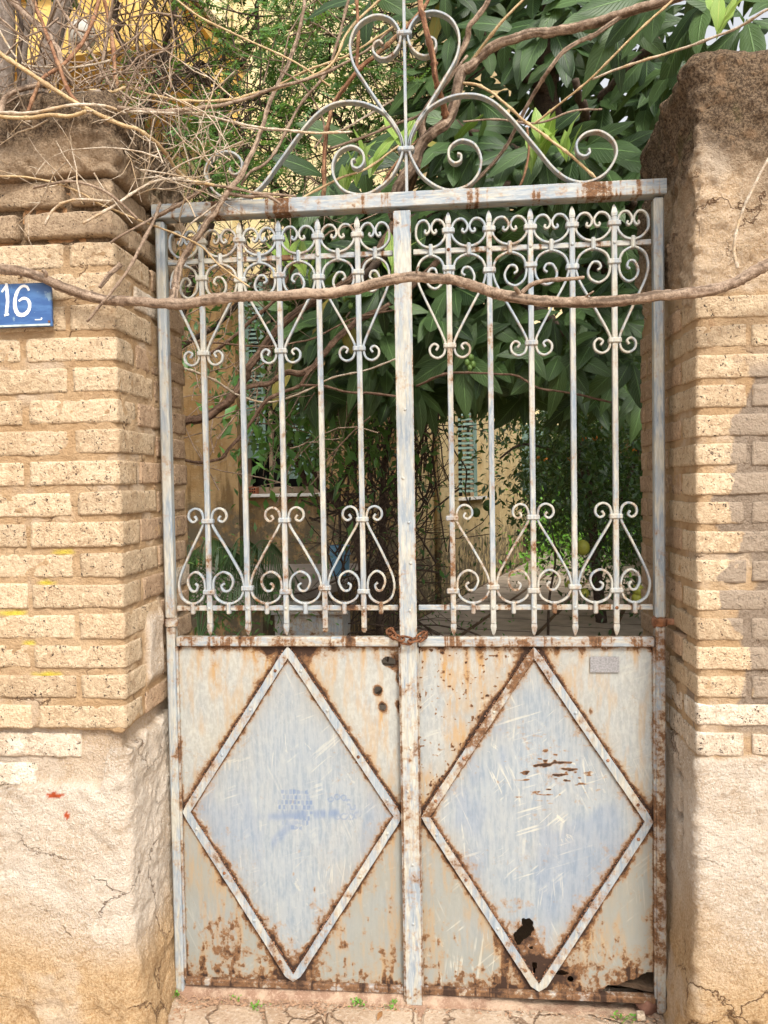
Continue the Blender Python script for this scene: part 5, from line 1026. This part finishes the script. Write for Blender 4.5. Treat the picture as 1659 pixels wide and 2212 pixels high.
# rusty metal cabinet
yc = 2.3; zc = W(650, 1327, yc).z; xa, xb = X(586, yc), X(733, yc)
t_ = thing('metal_cabinet', 'rusty grey sheet metal grill cabinet with a flat lid standing behind the left leaf', 'cabinet', ((xa+xb)/2, yc+.2, .02)); mp_ = MT['paint_rusty']; MT['tin'] = paint_mat('grey_tin_paint', .05, -.02)
b = MB(); b.box((xa, yc, zc-.17), (xb, yc+.36, zc)); b.build('body', MT['tin'], t_); b = MB(); b.box((xa-.03, yc-.035, zc+.001), (xb+.04, yc+.42, zc+.02), .004); b.build('lid', MT['tin'], t_)
for x in (xa, xb-.03):
    for y in (yc, yc+.33): b = MB(); b.box((x, y, .0), (x+.03, y+.03, zc-.171)); b.build('leg', MT['tin'], t_)
for x in (xa+.10, xb-.14): b = MB(); b.box((x, yc-.006, zc-.05), (x+.035, yc-.0005, zc-.002)); b.build('hinge', MT['paint_rusty'], t_)
b = MB(); b.box((xa+.03, yc+.02, zc-.40), (xb-.03, yc+.34, zc-.38)); b.build('shelf', MT['tin'], t_)
b = MB(); b.box((xa-.004, yc-.005, zc-.175), (xb+.004, yc-.001, zc-.145)); b.build('trim', MT['paint_rusty'], t_)

# ------------------------------------------------------------------ trees and shrubs seen over and through the gate
ft = thing('feathery_tree', 'sprawling tree with dark crooked limbs and fine feathery leaves above the left leaf', 'tree', (-.9, 2.4, 0))
limbs = [([(318, 420, 2.4), (310, 265, 2.2), (322, 200, 2.2), (351, 122, 2.2), (369, 47, 2.2), (378, -60, 2.2)], .028), ([(272, 140, 2.1), (279, 132, 2.1), (344, 125, 2.2), (404, 154, 2.2), (465, 186, 2.2), (519, 197, 2.2), (594, 232, 2.2), (665, 243, 2.0), (719, 251, 2.0), (773, 276, 2.0), (837, 262, 2.0)], .022),
         ([(245, -20, 2.1), (258, 61, 2.1), (272, 115, 2.1), (286, 143, 2.1)], .02), ([(455, 480, 2.3), (465, 322, 2.3), (480, 251, 2.3), (494, 186, 2.3), (540, 90, 2.4), (560, -40, 2.4)], .024), ([(280, 320, 2.0), (294, 272, 2.0), (340, 200, 2.1), (422, 150, 2.2), (501, 111, 2.3), (600, 70, 2.4), (690, 40, 2.4), (800, 30, 2.4)], .018),
         ([(345, 340, 2.3), (400, 240, 2.3), (430, 190, 2.3), (480, 120, 2.3), (560, 20, 2.3)], .016), ([(540, 68, 2.3), (647, 82, 2.3), (755, 90, 2.3), (840, 70, 2.3)], .014), ([(430, 420, 2.0), (520, 330, 2.0), (600, 270, 2.0), (700, 180, 2.0)], .010), ([(620, 500, 2.3), (600, 380, 2.3), (630, 300, 2.3), (700, 230, 2.3)], .013)]
for i, (l, r) in enumerate(limbs):
    P = smooth_poly(wp(*l), 7); P = [p+Vector((random.uniform(-.02, .02) for _ in range(3))) for p in P]; m = len(P)
    b = MB(); b.tube(P, [r*(1-.5*i_/m) for i_ in range(m)], 8, True, .08); b.build('limb', MT['bark_dark'], ft, True)
def trunk_to_ground(par, top, r, m='bark_dark'):
    P = smooth_poly([Vector((W(335, 1100, top.y).x, top.y+.1, -.02)), Vector((W(335, 1100, top.y).x, top.y+.05, top.z*.6)), top], 6); b = MB(); b.tube(P, [r*(1.3-.3*i/len(P)) for i in range(len(P))], 9, True, .06); b.build('trunk', MT[m], par, True)
trunk_to_ground(ft, W(318, 420, 2.4), .032); trunk_to_ground(ft, W(455, 480, 2.3), .028); P = smooth_poly(wp((620, 500, 2.3), (560, 600, 2.2), (470, 700, 2.1), (380, 760, 2.0), (330, 860, 2.0)), 6); b = MB(); b.tube(P, .015, 8, True, .06); b.build('limb', MT['bark_dark'], ft, True)
def twigs(par, box, yr, n, ln, r, mat, nm='twigs', rr=random.Random(2), up=.4):
    b = MB()
    for _ in range(n):
        c = W(rr.uniform(box[0], box[1]), rr.uniform(box[2], box[3]), rr.uniform(*yr)); d = Vector((rr.gauss(0, 1), rr.gauss(0, .5), rr.gauss(up, .9))).normalized(); m = 6; L_ = ln*rr.uniform(.4, 1.4); P = [c-d*L_/2]
        for k in range(m): d = (d+Vector((rr.gauss(0, .22), rr.gauss(0, .15), rr.gauss(0, .22)))).normalized(); P.append(P[-1]+d*L_/m)
        b.tube(P, [r*(1.1-.7*k/m) for k in range(m+1)], 4, False)
        for k in range(1, m):
            if rr.random() < .55: d2 = (d+Vector((rr.gauss(0, .8), rr.gauss(0, .5), rr.gauss(0, .8)))).normalized(); q = P[k]+d2*L_*.15; b.tube([P[k], q, q+(d2+Vector((rr.gauss(0, .3), 0, rr.gauss(0, .3))))*L_*.12], [r*.6, r*.45, r*.25], 3, False)
    o = b.build(nm, MT[mat], par, True); o['kind'] = 'stuff'; return o
twigs(ft, (260, 930, -60, 440), (1.2, 2.8), 210, .75, .0045, 'bark_dark'); twigs(ft, (240, 900, -60, 430), (.8, 2.4), 80, .6, .0036, 'vine'); 
# pinnate sprigs
lc = LeafCloud(); rs = random.Random(8)
def sprig_field(lc, boxes, size=.011):
    Vq = np.array([(0, 0, 0), (.5, -.24, .0), (1, 0, 0), (.5, .24, .0)])
    for (u0, u1, v0, v1, y0, y1, n) in boxes:
        ncl = max(2, n//12); cl = [(rs.uniform(u0, u1), rs.uniform(v0, v1), rs.uniform(y0, y1)) for _ in range(ncl)]
        for _ in range(n):
            cu, cv, cy = rs.choice(cl); c = W(cu+rs.gauss(0, 22), cv+rs.gauss(0, 20), cy+rs.gauss(0, .08)); d = Vector((rs.gauss(0, 1), rs.gauss(0, .6), rs.gauss(-.3, .7))).normalized(); up = Vector((rs.gauss(0, .5), rs.gauss(-.6, .5), 1)); M = frame(d, up); L_ = rs.uniform(.05, .11); m = 7
            for k in range(m):
                f = (k+1)/m; p = c+d*L_*f
                for s in (-1, 1):
                    a = M @ Vector((.55, .83*s, -.1)); M2 = frame(a, up); A_ = (Vq*size*rs.uniform(.8, 1.3)*(1.5-f*.7))@np.array(M2).T+np.array(p); lc.V.append(A_); lc.F.append(np.array([[0, 1, 2, 3]])+lc.b); lc.U.append(np.zeros((4, 2))); lc.b += 4
sprig_field(lc, [(380, 900, -40, 430, 1.0, 2.4, 1500), (230, 480, 100, 420, 1.3, 2.6, 300), (560, 860, -20, 200, 1.0, 2.0, 700), (420, 640, 200, 430, 1.0, 2.2, 480), (700, 960, 120, 420, 1.3, 2.6, 420)], .017)
lc.build('leaflets', 'fine', ft)
gt = thing('bare_tree', 'smooth grey trunk with forked limbs rising behind the left pillar', 'tree', (-2.0, 1.6, 0))
P = smooth_poly([Vector((W(80, 300, 1.5).x, 1.6, 0)), Vector((W(80, 300, 1.5).x, 1.6, 1.5))]+wp((80, 260, 1.5), (94, 165, 1.5), (106, 120, 1.5), (122, 57, 1.5), (140, -10, 1.5), (155, -120, 1.5)), 6); b = MB(); b.tube(P, [.050-.008*i/len(P) for i in range(len(P))], 14, True, .02); b.build('trunk', MT['bark_grey'], gt, True)
P = smooth_poly(wp((0, 420, 1.4), (4, 260, 1.4), (12, 120, 1.4), (10, 0, 1.4), (0, -120, 1.4)), 6); b = MB(); b.tube(P, .045, 12, True, .02); b.build('limb', MT['bark_grey'], gt, True)
P = smooth_poly(wp((60, 330, 1.5), (48, 200, 1.5), (52, 90, 1.5), (70, 0, 1.5), (80, -60, 1.5)), 6); b = MB(); b.tube(P, .022, 9, True, .03); b.build('limb', MT['bark_grey'], gt, True)
twigs(V3, (-10, 480, 185, 420), (-.34, -.05), 75, .26, .0022, 'vine_pale', rr=random.Random(21), up=.1); twigs(V3, (-10, 330, 20, 250), (-.3, .1), 40, .34, .0028, 'vine', rr=random.Random(22))
twigs(gt, (-20, 300, -40, 210), (.4, 1.4), 34, .5, .0042, 'vine')
# thicket behind the left leaf
sb = thing('garden_shrub', 'leafy shrub with oval bright green leaves in front of the shuttered window', 'shrub', W(680, 1180, 2.6))
inn2 = [([(790, 1330, 2.6), (786, 1240, 2.5), (760, 1130, 2.4), (690, 1050, 2.4), (660, 1040, 2.4), (640, 990, 2.3), (610, 930, 2.2)], .035), ([(690, 1050, 2.4), (650, 960, 2.3), (600, 900, 2.2), (575, 860, 2.1)], .014), ([(700, 1090, 2.4), (760, 1000, 2.5), (780, 900, 2.6)], .02), ([(820, 1380, 2.8), (825, 1200, 2.8), (830, 1000, 2.8), (860, 850, 2.8)], .03)]
for l, r in inn2: P = smooth_poly(wp(*l), 6); b = MB(); b.tube(P, [r*(1-.55*i/len(P)) for i in range(len(P))], 8, True, .06); b.build('stem', MT['bark_dark'], sb, True)
lc = LeafCloud(); cloud(lc, (590, 860, 800, 1040), (2.0, 3.2), 900, .08, 50); cloud(lc, (780, 890, 980, 1180), (2.6, 3.6), 260, .075, 20); cloud(lc, (400, 640, 480, 800), (1.2, 2.6), 620, .06, 50); cloud(lc, (640, 900, 640, 900), (2.0, 3.4), 900, .085, 50)
lc.build('leaves', 'mid', sb)
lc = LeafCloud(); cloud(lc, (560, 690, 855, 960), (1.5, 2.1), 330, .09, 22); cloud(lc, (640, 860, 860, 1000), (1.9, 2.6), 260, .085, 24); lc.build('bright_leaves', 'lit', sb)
twigs(sb, (400, 700, 450, 1000), (.7, 2.0), 90, .5, .0032, 'vine', rr=random.Random(4)); twigs(sb, (770, 895, 850, 1330), (2.4, 4.2), 100, 1.0, .0065, 'bark_dark', rr=random.Random(5), up=.9)
# tangle of thin hanging stems by the wing
hv = thing('hanging_creeper', 'mass of dark bare creeper stems looping down the wall right of the closing stile', 'creeper', W(950, 900, 4.5)); b = MB(); rr = random.Random(9)
for _ in range(26):
    u, y = (rr.uniform(770, 900) if rr.random() < .75 else rr.uniform(900, 960)), rr.uniform(3.0, 5.0); v0 = rr.uniform(760, 900); l = [(u, v0, y)]; du = rr.uniform(-60, 60)
    for k in range(5): l.append((u+du*(k+1)/4+rr.uniform(-14, 14), v0+(k+1)*rr.uniform(20, 75), y+rr.uniform(-.1, .1)))
    b.tube(smooth_poly(wp(*l), 4), rr.uniform(.004, .011), 4, False)
b.build('stems', MT['bark_dark'], hv, True)['kind'] = 'stuff'
lc = LeafCloud(); cloud(lc, (905, 1010, 1120, 1300), (5.0, 5.8), 420, .05, 16); cloud(lc, (900, 1100, 780, 900), (3.6, 5.0), 700, .06, 40); lc.build('leaves', 'dark_leaf', hv)
# citrus
ct = thing('citrus_tree', 'dark leaved citrus tree with hanging green yellow fruit right of the sunlit path', 'tree', W(1290, 1320, 6.0))
for l, r in (([(1300, 1345, 6.0), (1285, 1200, 6.0), (1270, 1050, 6.0), (1230, 900, 6.0), (1200, 800, 6)], .06), ([(1270, 1050, 6.0), (1200, 980, 5.4), (1130, 960, 5.0), (1080, 990, 4.8)], .018), ([(1285, 1200, 6.0), (1370, 1000, 6.0), (1390, 880, 6)], .03), ([(1184, 1400, 5.2), (1186, 1300, 5.2), (1200, 1200, 5.2), (1185, 1120, 5.2)], .014)):
    P = smooth_poly(wp(*l), 6); b = MB(); b.tube(P, [r*(1-.5*i/len(P)) for i in range(len(P))], 8, True, .06); b.build('trunk' if r == .06 else 'branch', MT['bark_dark'], ct, True)
lc = LeafCloud(); cloud(lc, (1150, 1420, 780, 1120), (4.6, 7.0), 10500, .085, 260); cloud(lc, (1085, 1170, 860, 960), (4.4, 5.6), 260, .08, 14); cloud(lc, (1250, 1420, 1080, 1290), (5.0, 7.0), 1700, .08, 60)
lc.build('leaves', 'dark_leaf', ct)
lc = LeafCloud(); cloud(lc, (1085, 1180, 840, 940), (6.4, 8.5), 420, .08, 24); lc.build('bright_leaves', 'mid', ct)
MT['lemon'] = flat_mat('green_yellow_peel', (.30, .30, .04), .5, .4, .3, 30); MT['lime'] = flat_mat('green_peel', (.05, .10, .02), .5, .4, .3, 30); MT['orange'] = flat_mat('orange_peel', (.75, .22, .02), .5, .4, .2, 30)
def ball(c, r, nm, m, par, st=1.12):
    b = MB(); ns, nr = 12, 9; vs = []
    for i in range(nr):
        a = math.pi*i/(nr-1)
        for k in range(ns): vs.append((c.x+r*math.sin(a)*math.cos(2*math.pi*k/ns), c.y+r*math.sin(a)*math.sin(2*math.pi*k/ns), c.z+r*st*math.cos(a)))
    b.add(vs, [(i*ns+k, (i+1)*ns+k, (i+1)*ns+(k+1) % ns, i*ns+(k+1) % ns) for i in range(nr-1) for k in range(ns)]); b.build(nm, MT[m], par, True)
for (u, v, y, r, m) in ((1259, 1183, 4.6, .062, 'lemon'), (1248, 1266, 4.9, .045, 'lemon'), (1262, 1282, 4.9, .045, 'lemon'), (1240, 1288, 4.9, .035, 'lemon'), (1230, 1262, 5, .035, 'lemon'), (1418-8, 1236, 4.6, .05, 'lemon'), (1400-22, 1275, 4.6, .05, 'lemon'), (1392, 1283, 4.6, .045, 'lemon'), (1375, 1292, 4.6, .045, 'lemon'), (1385, 1392, 4.6, .04, 'lemon'), (1063, 1068, 4.4, .04, 'lime'), (1054, 1092, 4.4, .045, 'lime'), (1028, 1107, 4.4, .038, 'lime'), (1180, 995, 6.5, .03, 'orange'), (1370, 975, 6, .025, 'orange')): ball(W(u, v, y), r, 'fruit', m, ct)
for (u, v) in ((1253, 846), (1160, 990), (1223, 862), (1254, 844), (1372, 814), (1226, 880), (1283, 946), (1262, 948), (1332, 992), (1230, 992)): ball(W(u+rl.uniform(-4, 4), v, 5.4), .026, 'fruit', 'orange', ct, 1.0)
# evergreen masses along the far side and right boundary
hg = thing('garden_hedge', 'dense dark evergreen hedge closing off the right side and far end of the garden', 'hedge', (3.6, 9, 0)); lc = LeafCloud()
def boxcloud(lc, lo, hi, n, size):
    V, F, uv = SLQ; P = rng.uniform(lo, hi, (n, 3)); keep = fbm(P, 1.6, 2) > .40; P = P[keep]; N = len(P); d = rng.normal(size=(N, 3)); d[:, 2] -= .3; d /= np.linalg.norm(d, axis=1, keepdims=True); up = rng.normal(size=(N, 3))*.5+np.array([0, 0, 1.0]); up -= d*(up*d).sum(1, keepdims=True); up /= np.linalg.norm(up, axis=1, keepdims=True); sd = np.cross(up, d); s = size*(.6+.7*rng.random(N))
    A = (V[None, :, 0:1]*d[:, None, :]+V[None, :, 1:2]*sd[:, None, :]+V[None, :, 2:3]*up[:, None, :])*s[:, None, None]+P[:, None, :]; lc.V.append(A.reshape(-1, 3)); lc.F.append((F[None]+(np.arange(N)*len(V))[:, None, None]).reshape(-1, 4)+lc.b); lc.U.append(np.tile(uv, (N, 1))); lc.b += N*len(V)
boxcloud(lc, (3.0, 2.0, 0), (4.2, 5.5, 4.0), 11000, .15); boxcloud(lc, (3.2, 5.5, 0), (4.4, 15, 1.9), 9000, .15); boxcloud(lc, (2.2, 14.5, .3), (5.2, 16, 4.6), 8000, .17); boxcloud(lc, (2.4, 17, 1.0), (7, 19, 4.5), 7000, .2); boxcloud(lc, (1.9, 14, 0), (6, 18, 2.6), 9000, .16); lc.build('leaves', 'dark_leaf', hg)
b = MB(); b.box((4.25, 2, 0), (4.4, 20, 3.4)); b.build('boundary_wall', MT['ochre'], hg)
fb_ = thing('neighbour_house', 'pale wall of a neighbouring house glimpsed between leaves at the end of the path', 'house', W(1080, 1150, 20)); b = MB(); a_, c_ = W(1040, 1150, 20), W(1420, 1150, 20); b.box((a_.x-6, 20, 0), (c_.x, 21, 6.5)); b.build('wall', MT['pale_yellow'], fb_)
b = MB(); b.box((a_.x+1, 19.94, 1.2), (a_.x+1.9, 19.999, 3.2)); b.build('window', MT['shutter'], fb_)
# low plants
lc = LeafCloud(); cloud(lc, (1145, 1250, 1185, 1225), (9.5, 12.5), 900, .12, 40, -1.0); cloud(lc, (1150, 1230, 1090, 1190), (12, 15), 600, .16, 30, -1.5); g_ = lc.build('ground_cover', 'weed', None)
lc = LeafCloud(); cloud(lc, (905, 960, 1340, 1390), (4.6, 5.2), 260, .05, 10, -1.0); cloud(lc, (410, 460, 1220, 1380), (1.6, 2.2), 300, .05, 16, -.5); cloud(lc, (520, 590, 1340, 1385), (1.8, 2.2), 160, .05, 10, -.5); cloud(lc, (665, 715, 1150, 1215), (4.0, 4.4), 130, .05, 8, -.2); lc.build('ground_cover', 'mid', None)
pf = thing('palm', 'young feather palm with arching dark fronds low behind the left leaf', 'palm', W(440, 1420, 1.6)); rr = random.Random(12); base = W(430, 1385, 1.7)
for (u1, v1, u2, v2) in ((470, 1185, 560, 1262), (520, 1160, 590, 1310), (440, 1170, 520, 1200), (410, 1180, 395, 1260), (500, 1260, 610, 1240), (560, 1170, 640, 1250)):
    P = smooth_poly([base, W(u1, v1, 1.75), W(u2, v2, 1.85)], 12); b = MB(); b.tube(P, [.005-.004*i/len(P) for i in range(len(P))], 5, False)
    for i in range(7, len(P)):
        tt = (P[i]-P[i-1]).normalized()
        for f_ in (0, .5):
            p = P[i-1].lerp(P[i], f_)
            for s in (-1, 1):
                d = (tt*.5+Vector((s*.4, s*.5, -.75))).normalized(); L_ = .16*(1-.6*abs(i/len(P)-.55)); w = tt.cross(d).normalized().cross(d)*.005; q = p+d*L_*.5; e = p+d*L_+Vector((0, 0, -.03)); b.add([p, q+w, e, q-w], [(0, 1, 2, 3)])
    b.build('frond', MT['palm'], pf)

MT['dirt_crumb'] = flat_mat('crumbs', (.34, .21, .13), .95, .1, .7, 90)
# ------------------------------------------------------------------ foot of the gate: rust crumbs, weeds, brick fragment
b = MB(); rr = random.Random(77)
for _ in range(1500):
    x = rr.choice((rr.uniform(-.72, .0), rr.uniform(-.72, .74))); y = -.03-abs(rr.gauss(0, .035)); s = rr.uniform(.0015, .006)*(1.4 if rr.random() < .1 else 1); z = -.043+.03*math.exp(-((y+.01)/.03)**2); b.add([(x-s, y-s*.6, z), (x+s, y-s*.4, z), (x+.2*s, y+s, z), (x, y, z+s*rr.uniform(.6, 1.2))], [(0, 1, 3), (1, 2, 3), (2, 0, 3)])
tag(b.build('rust_debris', MT['dirt_crumb'], None), kind='stuff')
xs = np.linspace(-.73, .73, 260); ys = np.linspace(-.10, .14, 40); XX, YY = np.meshgrid(xs, ys); Q = np.stack([XX, YY, 0*XX], -1); ZZ = -.057+.052*np.exp(-((YY-.02)/.055)**2)*(.6+.9*fbm(Q, 9, 3))*(1-.7*sstep(XX, .1, .5))+(fbm(Q, 50, 3)-.5)*.008
t = NT('reddish_dirt'); f = t.noise(160, 4, .7); c = t.mix(t.ramp(t.noise(20, 4, .6), .4, .6), (.27, .165, .11), (.42, .30, .21)); c = t.mix(t.ramp(f, .55, .66, 0, .7), c, (.50, .33, .24)); MT['dirt'] = t.done(t.bsdf(c, .97, t.bump(f, .9, .005), 0, .1))
npmesh('threshold_dirt', np.stack([XX, YY, ZZ], -1).reshape(-1, 3), gridfaces(*XX.shape), MT['dirt'])['kind'] = 'structure'
wl = [((375, 2133), 'bright green weed in the corner between the left pillar and the gate', 14), ((398, 2128), 'little weed growing close against the foot of the left gate post', 10), ((512, 2152), 'tiny weed in the rusty dirt under the left leaf bottom rail', 6), ((556, 2182), 'small weed sprouting between two flagstones left of centre', 10), ((780, 2142), 'cluster of weeds below the left leaf nearest the closing stile', 16), ((850, 2148), 'small weed right beside the foot of the closing stile', 9), ((1338, 2203), 'weed with round leaves in front of the right leaf near the fallen stone', 9), ((1362, 2207), 'tiny weed touching the fallen stone at right', 7)]
for (uv_, lab, n) in wl:
    c = WZ(uv_[0], uv_[1], -.035); c.y = min(c.y, -.03); w_ = thing('weed', lab, 'weed', c, 'weeds at the foot of the gate')
    lc = LeafCloud()
    for _ in range(n*3):
        d = Vector((rr.gauss(0, 1), rr.gauss(0, 1), rr.uniform(.2, 1.6))).normalized(); p = c+Vector((rr.gauss(0, .011), rr.gauss(0, .008), rr.uniform(0, .016))); lc.add(0, frame(d, Vector((0, 0, 1))), rr.uniform(.010, .020), p, True)
    o = lc.build('leaves', 'weed', w_)
c = WZ(1398, 2178, -.03); t_ = thing('fallen_stone', 'broken dark reddish brick fragment on the ground by the right pillar', 'stone', c); P, F = rounded_brick((-.030, -.022, -.018), (.030, .022, .022), .008, .003, 5, (7, 5, 5)); Rm = Matrix.Rotation(.5, 3, 'Y') @ Matrix.Rotation(.6, 3, 'Z'); b = MB(); b.v = [tuple(Rm @ Vector(p)+c+Vector((0, 0, .01))) for p in P]; b.f = F; MT['frag'] = flat_mat('dark_brick', (.22, .11, .075), .9, .1, .6, 40, .9); b.build('fragment', MT['frag'], t_, True)
b = MB(); c = W(1382, 2150, -.02); P, F = rounded_brick((-.012, -.01, -.01), (.012, .01, .01), .004, .003, 6, (4, 4, 4)); b.v = [tuple(Vector(p)+Vector((c.x, -.03, -.025))) for p in P]; b.f = F; tag(b.build('pebble', MT['brick_pale']), 'small pebble behind the dark brick fragment', 'pebble')
# fallen leaf on the flagstones
c = WZ(815, 2205, -.028); o = bpy.data.objects.new('dry_leaf', leaf_mesh(1, 'loquat').copy()); COL.objects.link(o); o.data.materials[0] = flat_mat('dry_brown_leaf', (.30, .15, .06), .8, .2, .4, 60); o.location = c; o.scale = (.045, .045, .045); o.rotation_euler = (.2, -.3, 1.3); tag(o, 'curled brown dry leaf lying on the flagstones in front of the gate', 'leaf')
